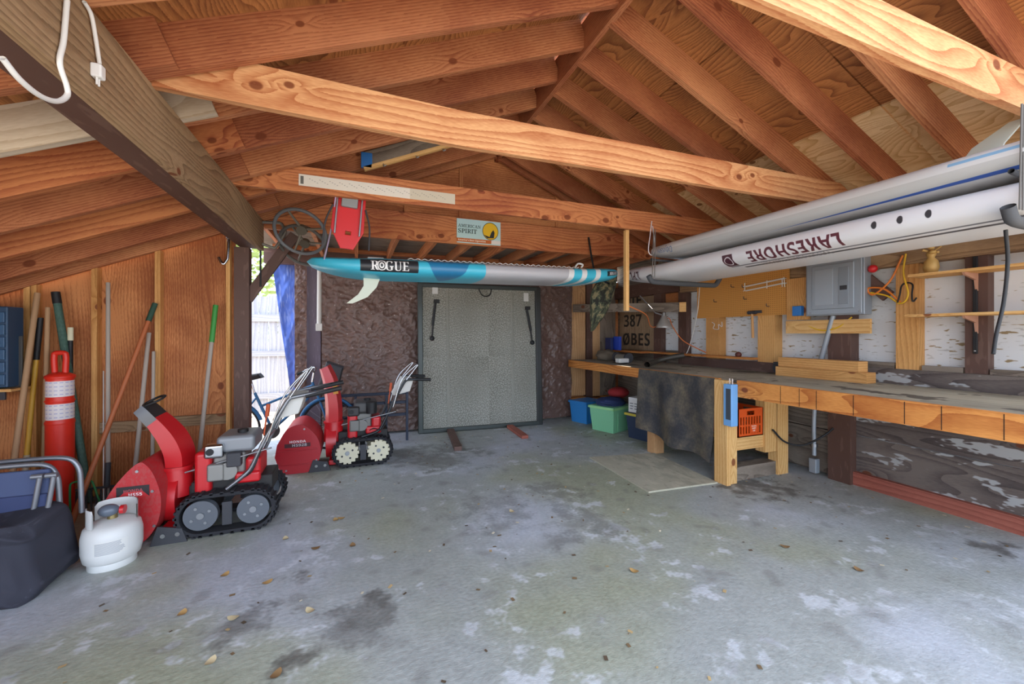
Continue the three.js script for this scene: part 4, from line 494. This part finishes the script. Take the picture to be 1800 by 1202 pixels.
  const fg = thing('figurine', 'small tan figurine of a seated musician on the upper pine shelf', 'figurine', V(XW - 0.1, 1.866, -1.78)); const bm = plain('#c9a25f', 0.5, 0.2); M('figure', [new THREE.LatheGeometry([[0.001, 0], [0.035, 0], [0.048, 0.05], [0.04, 0.1], [0.02, 0.125], [0.03, 0.15], [0.022, 0.18], [0.001, 0.185]].map(([x, y]) => new THREE.Vector2(x, y)), 20), sph(0.02, 0, 0.205, 0), rod(V(0, 0.17, 0), V(-0.02, 0.16, 0.05), 0.009), rod(V(0, 0.17, 0), V(-0.03, 0.19, -0.04), 0.009)], bm, fg); M('lute', [sph(0.02, -0.03, 0.165, 0.02, 1, 0.8, 1.2), rod(V(-0.03, 0.165, 0.02), V(-0.035, 0.2, 0.075), 0.005)], bm, fg);
  const bn = px(1780, 380, 3.0); single('bungee_cord', 'black elastic cord hanging down from the near board hanger', 'cord', tube([[2.93, 1.9, -0.97], [2.98, 1.75, -0.98], [2.97, 1.55, -0.99], [2.93, 1.4, -1.0], [2.9, 1.3, -1.0]], 0.008), black);
}
function hw2() { return plain('#c9955c', 0.6); }
// lamp and cords in the corner
{
  const lp = px(1167, 567, 4.0); const t = thing('desk_lamp', 'grey metal bench lamp with bell shade on a jointed arm', 'lamp', lp); M('shade', new THREE.LatheGeometry([[0.03, 0.1], [0.036, 0.08], [0.06, 0.035], [0.1, -0.035], [0.106, -0.07], [0.1, -0.07], [0.055, 0.035]].map(([x, y]) => new THREE.Vector2(x, y)), 28), plain('#b5b2ac', 0.4, 0.5, { side: THREE.DoubleSide }), t); M('socket', cyl(0.022, 0.026, 0.06, 0, 0.11, 0), plain('#8d8a84', 0.4, 0.6), t);
  const far = px(1125, 520, 3.9).sub(lp); M('arm', [rod(V(0, 0.1, 0), V(-0.06, 0.14, -0.1), 0.01), rod(V(-0.06, 0.14, -0.1), far, 0.008)], alu, t);
  single('orange_cable', 'orange extension cord draped from the stick to the lamp', 'cord', tube([[2.6, 1.68, -3.43], [3.2, 1.62, -3.9], [3.6, 1.5, -4.3], [3.95, 1.5, -4.6], [4.12, 1.62, -4.55], [4.15, 1.5, -4.5], [4.2, 1.3, -4.35], [4.24, 1.15, -4.0]], 0.007, 80), plain('#e07a3a', 0.5));
  const st = thing('hanging_stick', 'pale wooden stick hanging from the roof tie', 'stick', V(0, 0, 0)); const a = pz(1102, 404, -3.43); plank('stick', a.x - 0.02, a.x + 0.02, 1.63, 2.45, -3.46, -3.42, pine, st, 1);
  const cm = paintMat({ base: '#4d5340', fleck: '#2a2a24', fleck2: '#8a7f5e', amt: 0.95, sx: 14, sy: 14, thr: 0.16, lx: 1, ly: 1, w: 256, h: 256, rough: 0.85 }); cm.side = THREE.DoubleSide;
  const bp = pz(1058, 522, -4.75); single('camouflage_bag', 'camouflage fabric bag hanging beside the wooden stick', 'bag', (() => { const g = new THREE.SphereGeometry(1, 36, 24), p = g.attributes.position; for (let i = 0; i < p.count; i++) { const x = p.getX(i), y = p.getY(i), z = p.getZ(i), n = 1 + 0.3 * ns(x * 1.6, y * 1.4, z * 1.6 + 2); p.setXYZ(i, (x * (0.15 + 0.06 * y) + y * 0.13) * n, y * 0.4 * n, z * 0.1 * n); } g.computeVertexNormals(); return g.translate(bp.x, bp.y - 0.02, bp.z); })(), cm);
  single('power_cord', 'white cord with plug dangling from the bench-end wall', 'cord', tube([[4.18, 2.0, -4.05], [4.2, 1.7, -4.1], [4.22, 1.4, -4.2], [4.2, 1.12, -4.3], [4.1, 1.08, -4.38]], 0.005), plain('#dcd9d0', 0.5));
}
// ---------------------------------------------------------------- boards hung under the roof
function hull(len, wid, thk, nose, tail, mat, ph = 0) { // deck up along x; u runs along, v round the girth
  const nx = 90, nr = 24, pos = [], uv = [], idx = []; for (let i = 0; i <= nx; i++) { const s = i / nx, x = (s - 0.5) * len, e = Math.pow(Math.min(1, s / nose), 0.6) * Math.pow(Math.min(1, (1 - s) / tail), 0.5), w = Math.max(0.004, wid / 2 * Math.sin(Math.PI / 2 * Math.min(1, e))), h = Math.max(0.004, thk / 2 * Math.sqrt(Math.min(1, e))); const rock = 0.06 * Math.pow(Math.max(0, s - 0.8) / 0.2, 2) + 0.05 * Math.pow(Math.max(0, 0.15 - s) / 0.15, 2); for (let j = 0; j <= nr; j++) { const a = j / nr * 2 * Math.PI + ph, c = Math.cos(a), q = Math.sin(a); pos.push(x, rock + h * Math.sign(q) * Math.pow(Math.abs(q), 0.7), w * Math.sign(c) * Math.pow(Math.abs(c), 0.6)); uv.push(s, j / nr); } } for (let i = 0; i < nx; i++) for (let j = 0; j < nr; j++) { const a = i * (nr + 1) + j, b = a + nr + 1; idx.push(a, a + 1, b, a + 1, b + 1, b); } const g = new THREE.BufferGeometry(); g.setAttribute('position', new THREE.Float32BufferAttribute(pos, 3)); g.setAttribute('uv', new THREE.Float32BufferAttribute(uv, 2)); g.setIndex(idx); g.computeVertexNormals(); return g; }
{
  // blue race board; left tip at u=538
  const A = pz(540, 470, -3.95), B = pz(1076, 491, -4.15), len = A.distanceTo(B); const t = thing('paddle_board', 'turquoise and grey paddle board hanging level under the roof ties', 'paddle board', A.clone().add(B).multiplyScalar(0.5)); t.rotation.order = 'YZX'; t.rotation.y = -Math.atan2(B.z - A.z, B.x - A.x); t.rotation.z = Math.asin((B.y - A.y) / len);
  const bm = canvasMat(2048, 512, (g, w, h) => { const X = (f) => f * w; g.fillStyle = '#b9b8bd'; g.fillRect(0, 0, w, h); g.fillStyle = '#45bfdc'; g.fillRect(0, 0, X(0.47), h); g.fillStyle = '#2a7fb0'; g.beginPath(); g.moveTo(X(0.27), 0); g.bezierCurveTo(X(0.33), h, X(0.38), h, X(0.46), 0); g.fill(); g.fillStyle = '#45bfdc'; g.fillRect(X(0.76), 0, X(0.24), h); g.fillStyle = '#e6e6e6'; for (const f of [0.74, 0.79, 0.845]) { g.beginPath(); g.moveTo(X(f), h); g.lineTo(X(f + 0.02), h); g.lineTo(X(f + 0.05), 0); g.lineTo(X(f + 0.03), 0); g.fill(); } for (const [f, s] of [[0.2, 80], [0.94, 34]]) { { g.save(); g.translate(X(f), h * 0.5); g.scale(1.0, 1.35); g.fillStyle = '#2a2c30'; g.fillRect(-s * 1.9, -s * 0.42, s * 3.8, s * 0.84); g.fillStyle = '#f0f0ee'; g.font = `bold ${s * 0.75}px serif`; g.textAlign = 'center'; g.fillText('R  GUE', 0, s * 0.27); g.lineWidth = s * 0.08; g.strokeStyle = '#f0f0ee'; g.beginPath(); g.arc(-s * 0.55, 0, s * 0.26, 0, 7); g.stroke(); g.beginPath(); g.arc(-s * 0.55, 0, s * 0.12, 0, 7); g.stroke(); g.restore(); } } }, { roughness: 0.35 });
  M('hull', hull(len, 0.62, 0.17, 0.18, 0.12, bm, Math.PI), bm, t);
  M('deck_bungee', tube(Array.from({ length: 60 }, (_, i) => [-len * 0.25 + i / 59 * len * 0.56, 0.075 + 0.012 * (i % 2), 0.22]), 0.004, 240, 6), plain('#e0dfda', 0.5), t); M('nose_handle', rb(0.14, 0.02, 0.05, -len * 0.33, 0.09, 0.1, 0.008), plain('#d8d6d2', 0.5), t);
  const f = M('fin', ext([[0, 0], [0.15, 0.0], [0.11, -0.1], [0.03, -0.19], [-0.1, -0.25], [-0.15, -0.25], [-0.05, -0.17], [0.0, -0.09]], 0.008, 0.002).translate(-len * 0.36, -0.06, 0), plain('#d8dcc8', 0.4), t); f.rotation.y = 0;
  M('carry_clip', tube([[0.9, 0.08, 0.25], [0.94, 0.12, 0.25], [1.0, 0.11, 0.25], [0.98, 0.08, 0.25]].map(([x, y, z]) => [x - 1.0 + len * 0.32, y, z]), 0.01), plain('#d8d6d2', 0.4), t);
  single('lashing_strap', 'black strap from the tie beam down round the turquoise board', 'strap', tube([[2.72, 2.6, ZG + 0.06], [2.74, 2.2, ZG + 0.15], [2.75, 2.05, ZG + 0.3], [2.75, 1.98, -4.0]], 0.012, 30, 6), black); single('lashing_strap', 'purple-white rope tying the turquoise board to the roof tie', 'rope', tube([[-0.14, 2.47, -3.4], [-0.18, 2.25, -3.55], [-0.24, 2.05, -3.75], [-0.26, 2.0, -3.85]], 0.006), plain('#b7a6c2', 0.6));
}
{
  const mk = (label, x, y, z0, z1, wid, thk, mat, tilt, nose) => { const len = z1 - z0; const t = thing('paddle_board', label, 'paddle board', V(x, y, (z0 + z1) / 2), Math.PI / 2); t.rotation.order = 'YXZ'; t.rotation.x = tilt; M('hull', hull(len, wid, thk, 0.1, nose, mat), mat, t); return [t, len]; };
  const low = canvasMat(2048, 512, (g, w, h) => { g.fillStyle = '#d9d8da'; g.fillRect(0, 0, w, h); g.fillStyle = '#c4c3c8'; g.fillRect(w * 0.88, 0, w * 0.12, h); for (const y0 of [0.5]) { g.fillStyle = '#6a6a72'; g.fillRect(0, h * 0.34, w * 0.62, h * 0.014); g.fillStyle = '#3f3f46'; g.fillRect(0, h * 0.30, w * 0.6, h * 0.018); g.save(); g.translate(w * 0.5, h * 0.44); g.scale(1.05, 1.6); g.fillStyle = '#5c2b35'; g.font = 'bold 58px sans-serif'; g.fillText('LAKESHORE', -190, 20); g.font = '20px sans-serif'; g.fillStyle = '#77757c'; g.fillText('PADDLEBOARD COMPANY', -120, -32); g.fillStyle = '#4a2430'; g.fillRect(190, -26, 46, 48); g.strokeStyle = '#d9d8da'; g.lineWidth = 3; g.beginPath(); g.arc(213, -2, 16, 0, 7); g.stroke(); g.fillRect(-60, -2, 0, 0); g.restore(); g.save(); g.translate(w * 0.905, h * 0.46); g.scale(0.9, 1.6); g.fillStyle = '#4b3038'; g.font = 'bold 56px sans-serif'; g.fillText('LPC', -50, 20); g.restore(); g.fillStyle = '#3a3a3e'; for (const f of [0.36, 0.33, 0.3]) { g.beginPath(); g.ellipse(w * f, h * 0.5, 7, 13, 0, 0, 7); g.fill(); } } }, { roughness: 0.35 });
  const up = canvasMat(2048, 512, (g, w, h) => { g.fillStyle = '#c9c8c6'; g.fillRect(0, 0, w, h); g.fillStyle = '#aaa9a6'; for (let i = 0; i < 40; i++) g.fillRect(w * 0.1, h * (0.37 + i * 0.003), w * 0.75, 1); g.fillStyle = '#2b4f9c'; g.beginPath(); g.moveTo(w * 0.0, h * 0.38); g.lineTo(w * 0.55, h * 0.36); g.lineTo(w * 0.0, h * 0.43); g.fill(); g.fillStyle = '#7ea6c4'; g.fillRect(w * 0.12, h * 0.52, w * 0.12, h * 0.02); g.save(); g.translate(w * 0.86, h * 0.47); g.scale(1, 1.5); g.fillStyle = '#3f5f96'; g.font = 'italic 40px sans-serif'; g.fillText('Odyssey', -70, 14); g.restore(); }, { roughness: 0.4 });
  const [t1] = mk('white paddle board with dark maroon lettering on rope hangers', 3.27, 2.05, -4.14, 0.0, 0.74, 0.19, low, 0, 0.1);
  const [t2, l2] = mk('pale grey paddle board with blue stripe stacked hull-up above the white one', 3.24, 2.25, -3.72, -0.35, 0.72, 0.17, up, 0, 0.2);
  M('fin', ext([[0, 0], [0.18, 0], [0.1, 0.12], [-0.04, 0.2], [-0.1, 0.2], [-0.02, 0.1]], 0.01, 0.002).rotateY(0).translate(-l2 * 0.5 + 0.75, 0.07, 0), plain('#c6cdc2', 0.4), t2);
  const hang = (label, z, x0) => { const t = thing('board_hanger', label, 'hanger', V(0, 0, 0)); const fm = plain('#4a4b4e', 0.8); M('padded_bar', tube([[x0 - 0.05, 1.99, z], [x0 - 0.01, 1.935, z], [x0 + 0.1, 1.926, z], [3.6, 1.926, z], [3.7, 1.935, z], [3.76, 2.01, z]], 0.026, 60, 12, false, 0.3), fm, t); M('upper_bar', tube([[x0 - 0.02, 2.16, z], [x0 + 0.05, 2.155, z], [3.6, 2.155, z], [3.7, 2.17, z]], 0.012, 40, 10, false, 0.3), fm, t); M('rope', [rod(V(x0 - 0.03, 1.97, z + 0.03), V(x0 - 0.01, 2.46, z + 0.03), 0.004), rod(V(x0, 1.97, z + 0.03), V(x0 + 0.01, 2.46, z + 0.03), 0.004), rod(V(3.74, 2.0, z + 0.03), V(3.74, 2.4, z + 0.03), 0.004)], plain('#6d6a66', 0.7), t); return t; };
  hang('padded grey board hanger roped to the far roof tie', -3.36, 2.84); hang('padded grey board hanger roped to the near roof tie', -0.93, 2.88);
  single('hanging_rope', 'thin white rope loop hanging from the dark roof tie', 'rope', tube([[2.83, 2.55, -3.36], [2.8, 2.4, -3.35], [2.78, 2.24, -3.35], [2.83, 2.2, -3.35], [2.86, 2.3, -3.35], [2.84, 2.5, -3.36]], 0.005), plain('#d8cfd0', 0.6));
}
// ---------------------------------------------------------------- things on the ties and beams
{
  const a = pz(803, 383, ZG + 0.06), b = pz(880, 432, ZG + 0.06);
  const sg = canvasMat(512, 256, (g) => { g.fillStyle = '#bfe0e2'; g.fillRect(0, 0, 512, 256); g.fillStyle = '#2f4a4a'; g.font = 'bold 46px serif'; g.fillText('AMERICAN', 14, 90); g.font = 'bold 64px serif'; g.fillText('SPIRIT', 14, 150); g.fillStyle = '#f0c21a'; g.beginPath(); g.arc(390, 108, 92, 0, 7); g.fill(); g.strokeStyle = '#2a2a26'; g.lineWidth = 6; g.stroke(); g.fillStyle = '#2a2a26'; g.beginPath(); g.moveTo(310, 150); g.lineTo(380, 170); g.lineTo(400, 120); g.lineTo(425, 90); g.lineTo(440, 120); g.lineTo(430, 180); g.lineTo(350, 186); g.fill(); g.fillStyle = '#c9661f'; g.fillRect(0, 205, 400, 40); g.fillStyle = '#f2ead8'; g.font = 'bold 26px sans-serif'; g.fillText("America's Best Cigarettes", 14, 233); g.fillStyle = '#e8e4e0'; g.fillRect(400, 205, 112, 40); });
  single('tin_sign', 'rectangular tin sign with yellow disc nailed to the back tie beam', 'sign', new THREE.BoxGeometry(b.x - a.x, a.y - b.y, 0.006).translate((a.x + b.x) / 2, (a.y + b.y) / 2, ZG + 0.055), sg);
  const c = pz(525, 315, -3.36), d = pz(800, 350, -3.36); single('paper_strip', 'long white printed measuring strip stuck on the dark roof tie', 'strip', new THREE.BoxGeometry(d.x - c.x, 0.085, 0.002).rotateZ(Math.atan2(d.y - c.y, d.x - c.x)).translate((c.x + d.x) / 2, (c.y + d.y) / 2, -3.3645), canvasMat(1024, 64, (g) => { g.fillStyle = '#e6dfd2'; g.fillRect(0, 0, 1024, 64); g.fillStyle = '#d3c9b4'; g.fillRect(700, 0, 324, 64); g.fillStyle = '#6a6762'; g.fillRect(10, 10, 18, 44); for (let i = 0; i < 60; i++) g.fillRect(60 + i * 15, 20 + (i % 4) * 6, 8, 2); }));
  // snowshoe
  const s = pz(612, 392, -3.46); const t = thing('snowshoe', 'red plastic snowshoe hanging toe down behind the dark roof tie', 'snowshoe', V(s.x, s.y, -3.46)); t.rotation.z = -0.08;
  M('deck', ext([[-0.11, 0.24], [0.11, 0.24], [0.115, -0.06], [0.05, -0.2], [-0.04, -0.2], [-0.115, -0.06]], 0.015, 0.006, -0.01, [[[-0.02, -0.06], [0.03, -0.06], [0.03, -0.1], [-0.02, -0.1]].reverse()]), plain('#d22a2e', 0.4), t); for (const k of [-1, 1]) { M('traction_bar', rb(0.012, 0.34, 0.03, k * 0.09, 0.07, 0.02, 0.003), steel, t); M('strap', tube([[k * 0.12, 0.12, 0.02], [k * 0.16, -0.02, 0.03], [k * 0.17, -0.2, 0.02]], 0.007), darkGrey, t); } M('binding', rb(0.12, 0.09, 0.04, 0, 0.16, 0.03, 0.01), plain('#8c8f90', 0.5), t);
  // steering wheels
  const wheel = (label, p, r, rx, ry, m) => { const o = thing('steering_wheel', label, 'steering wheel', p); o.rotation.set(rx, ry, 0); M('rim', new THREE.TorusGeometry(r, 0.015, 12, 60), m, o); for (const a of [0.35, 2.0, 4.4]) M('spoke', rod(V(0.03 * Math.cos(a), 0.03 * Math.sin(a), -0.05), V(r * Math.cos(a), r * Math.sin(a), 0), 0.012, 0.009), plain('#7c7466', 0.5, 0.4), o); M('hub', cylZ(0.045, 0.04, 0, 0, -0.05), plain('#6c6456', 0.5, 0.4), o); };
  wheel('old grey steering wheel hung at the girder end, in front of another', pz(528, 408, -4.1), 0.215, 0.7, -0.2, plain('#6b6d70', 0.5)); wheel('dark rusty steering wheel hung behind the grey one', pz(533, 432, -4.34), 0.21, 0.75, -0.25, plain('#57534e', 0.6));
  single('c_clamp', 'grey metal clamp fixed on the end of the girder plank', 'clamp', tube([[-0.8, 2.42, ZG + 0.16], [-0.66, 2.44, ZG + 0.1], [-0.62, 2.36, ZG + 0.1], [-0.7, 2.2, ZG + 0.12], [-0.8, 2.22, ZG + 0.16]], 0.014, 40, 8, false, 0.2), plain('#7d766b', 0.5, 0.4)); single('wrench', 'chrome spanner hanging on the plywood near the brown post', 'wrench', [rod(pz(402, 420, -4.37), pz(400, 455, -4.37), 0.012), tube([pz(400, 455, -4.37), pz(392, 464, -4.36), pz(384, 452, -4.36)], 0.012), sph(0.02, ...pz(402, 418, -4.37).toArray())], chrome);
  single('hanging_chain', 'black chain hanging in the gap from the girder end', 'chain', rod(pz(458, 440, -4.3), pz(458, 504, -4.3), 0.008), black); single('post_pipe', 'white downpipe with chain fixed to the purple-grey post', 'pipe', [rod(pz(562, 455, ZB + 0.1), pz(561, 580, ZB + 0.1), 0.03), rb(0.08, 0.1, 0.06, ...pz(561, 575, ZB + 0.1).toArray(), 0.01)], plain('#c9c6be', 0.5));
  // hook rail slung under the rafters
  const h0 = pz(640, 290, -3.62), h1 = pz(800, 250, -3.62); const hr = thing('hook_rail', 'grey peg rail board with blue tape end slung under the rafters', 'hook rail', V(0, 0, 0)); board('board', V(h0.x, h0.y + 0.04, h0.z), V(h1.x, h1.y + 0.06, h1.z), 0.12, 0.02, weather, hr); board('lower_strip', V(h0.x, h0.y - 0.035, h0.z), V(h1.x, h1.y - 0.015, h1.z), 0.035, 0.03, pine, hr); M('blue_tape', rb(0.09, 0.13, 0.03, h0.x + 0.02, h0.y + 0.04, h0.z, 0.006), plain('#2f6fb5', 0.5), hr); for (const f of [0.2, 0.55, 0.85]) { const p = V(h0.x, h0.y, h0.z).lerp(V(h1.x, h1.y, h1.z), f); M('hook', tube([[p.x, p.y - 0.04, p.z + 0.02], [p.x, p.y - 0.07, p.z + 0.05], [p.x + 0.02, p.y - 0.06, p.z + 0.06]], 0.005, 12, 6), steel, hr); }
  // white cord with plug on the girder plank
  const q = [[118, 0], [112, 70], [105, 110], [117, 150], [118, 168], [100, 178], [70, 168], [35, 140], [4, 102]].map(([u, v]) => px(u, v, -0.79)); single('extension_lead', 'white flat extension cord looped over the girder plank', 'cord', tube(q, 0.007, 90), plain('#ddd9d3', 0.5)); const q2 = [[148, 3], [160, 25], [167, 60], [175, 112]].map(([u, v]) => px(u, v, -0.79)); const pc = thing('plug_cord', 'white cord ending in a plug on the girder plank', 'cord', V(0, 0, 0)); M('cord', tube(q2, 0.006, 40), plain('#ddd9d3', 0.5), pc); const pp = px(172, 126, -0.785); M('plug', [rb(0.03, 0.045, 0.03, pp.x, pp.y, pp.z, 0.006), rod(V(pp.x, pp.y - 0.02, pp.z - 0.006), V(pp.x, pp.y - 0.045, pp.z - 0.006), 0.003), rod(V(pp.x, pp.y - 0.02, pp.z + 0.006), V(pp.x, pp.y - 0.045, pp.z + 0.006), 0.003)], plain('#e6e3de', 0.4), pc);
}
// fallen leaves
{
  const lm = [plain('#b9935a', 0.8, 0, { side: THREE.DoubleSide }), plain('#8a6a44', 0.8, 0, { side: THREE.DoubleSide }), plain('#cbb890', 0.8, 0, { side: THREE.DoubleSide })]; const lg = (() => { const g = new THREE.PlaneGeometry(0.055, 0.036, 6, 4), p = g.attributes.position; for (let i = 0; i < p.count; i++) { const x = p.getX(i) / 0.0275, y = p.getY(i); p.setXYZ(i, p.getX(i), 0.006 + 0.008 * Math.abs(x) * Math.abs(x), y * Math.sqrt(Math.max(0.02, 1 - x * x)) ); } g.computeVertexNormals(); return g; })();
  for (const [u, v] of [[395, 1012], [502, 948], [555, 965], [600, 912], [410, 1088], [545, 1075], [370, 1165], [485, 1188], [470, 1025], [320, 1080], [590, 915], [1115, 1005], [1510, 1003], [900, 900], [620, 960], [1380, 962]]) { const p = pg(u, v); const m = single('fallen_leaf', 'small dry brown leaf lying on the concrete floor', 'leaf', lg.clone().rotateY(rnd() * 6.3).translate(p.x, 0, p.z), lm[(rnd() * 3) | 0], 'dry leaves scattered on the floor'); m.name = m.name; }
}

{ // crumbs of leaf and bark on the concrete
  const g = new THREE.PlaneGeometry(0.016, 0.01).rotateX(-Math.PI / 2), im = new THREE.InstancedMesh(g, plain('#ffffff', 0.9, 0, { side: THREE.DoubleSide }), 420), q = new THREE.Object3D(), cs = ['#b59a6c', '#7d6547', '#d8cdb2', '#5c4c3a'].map((c) => new THREE.Color(c));
  for (let i = 0; i < 420; i++) { const e = rnd(); q.position.set(e < 0.3 ? rr(-0.6, 3.2) : e < 0.55 ? rr(3.3, 4.25) : rr(-1.4, 3.2), 0.004, e < 0.3 ? rr(-5.6, -4.3) : e < 0.55 ? rr(-4.4, -1.2) : rr(-4.5, -1.2)); q.rotation.set(rr(-0.15, 0.15), rnd() * 6.3, rr(-0.15, 0.15)); q.scale.setScalar(rr(0.5, 1.7)); q.updateMatrix(); im.setMatrixAt(i, q.matrix); im.setColorAt(i, cs[(rnd() * 4) | 0]); }
  im.name = 'leaf_litter'; im.castShadow = im.receiveShadow = true; im.userData = { label: 'scattered crumbs of dry leaf and bark on the concrete floor', category: 'litter', kind: 'stuff' }; scene.add(im);
}
renderer.render(scene, camera);
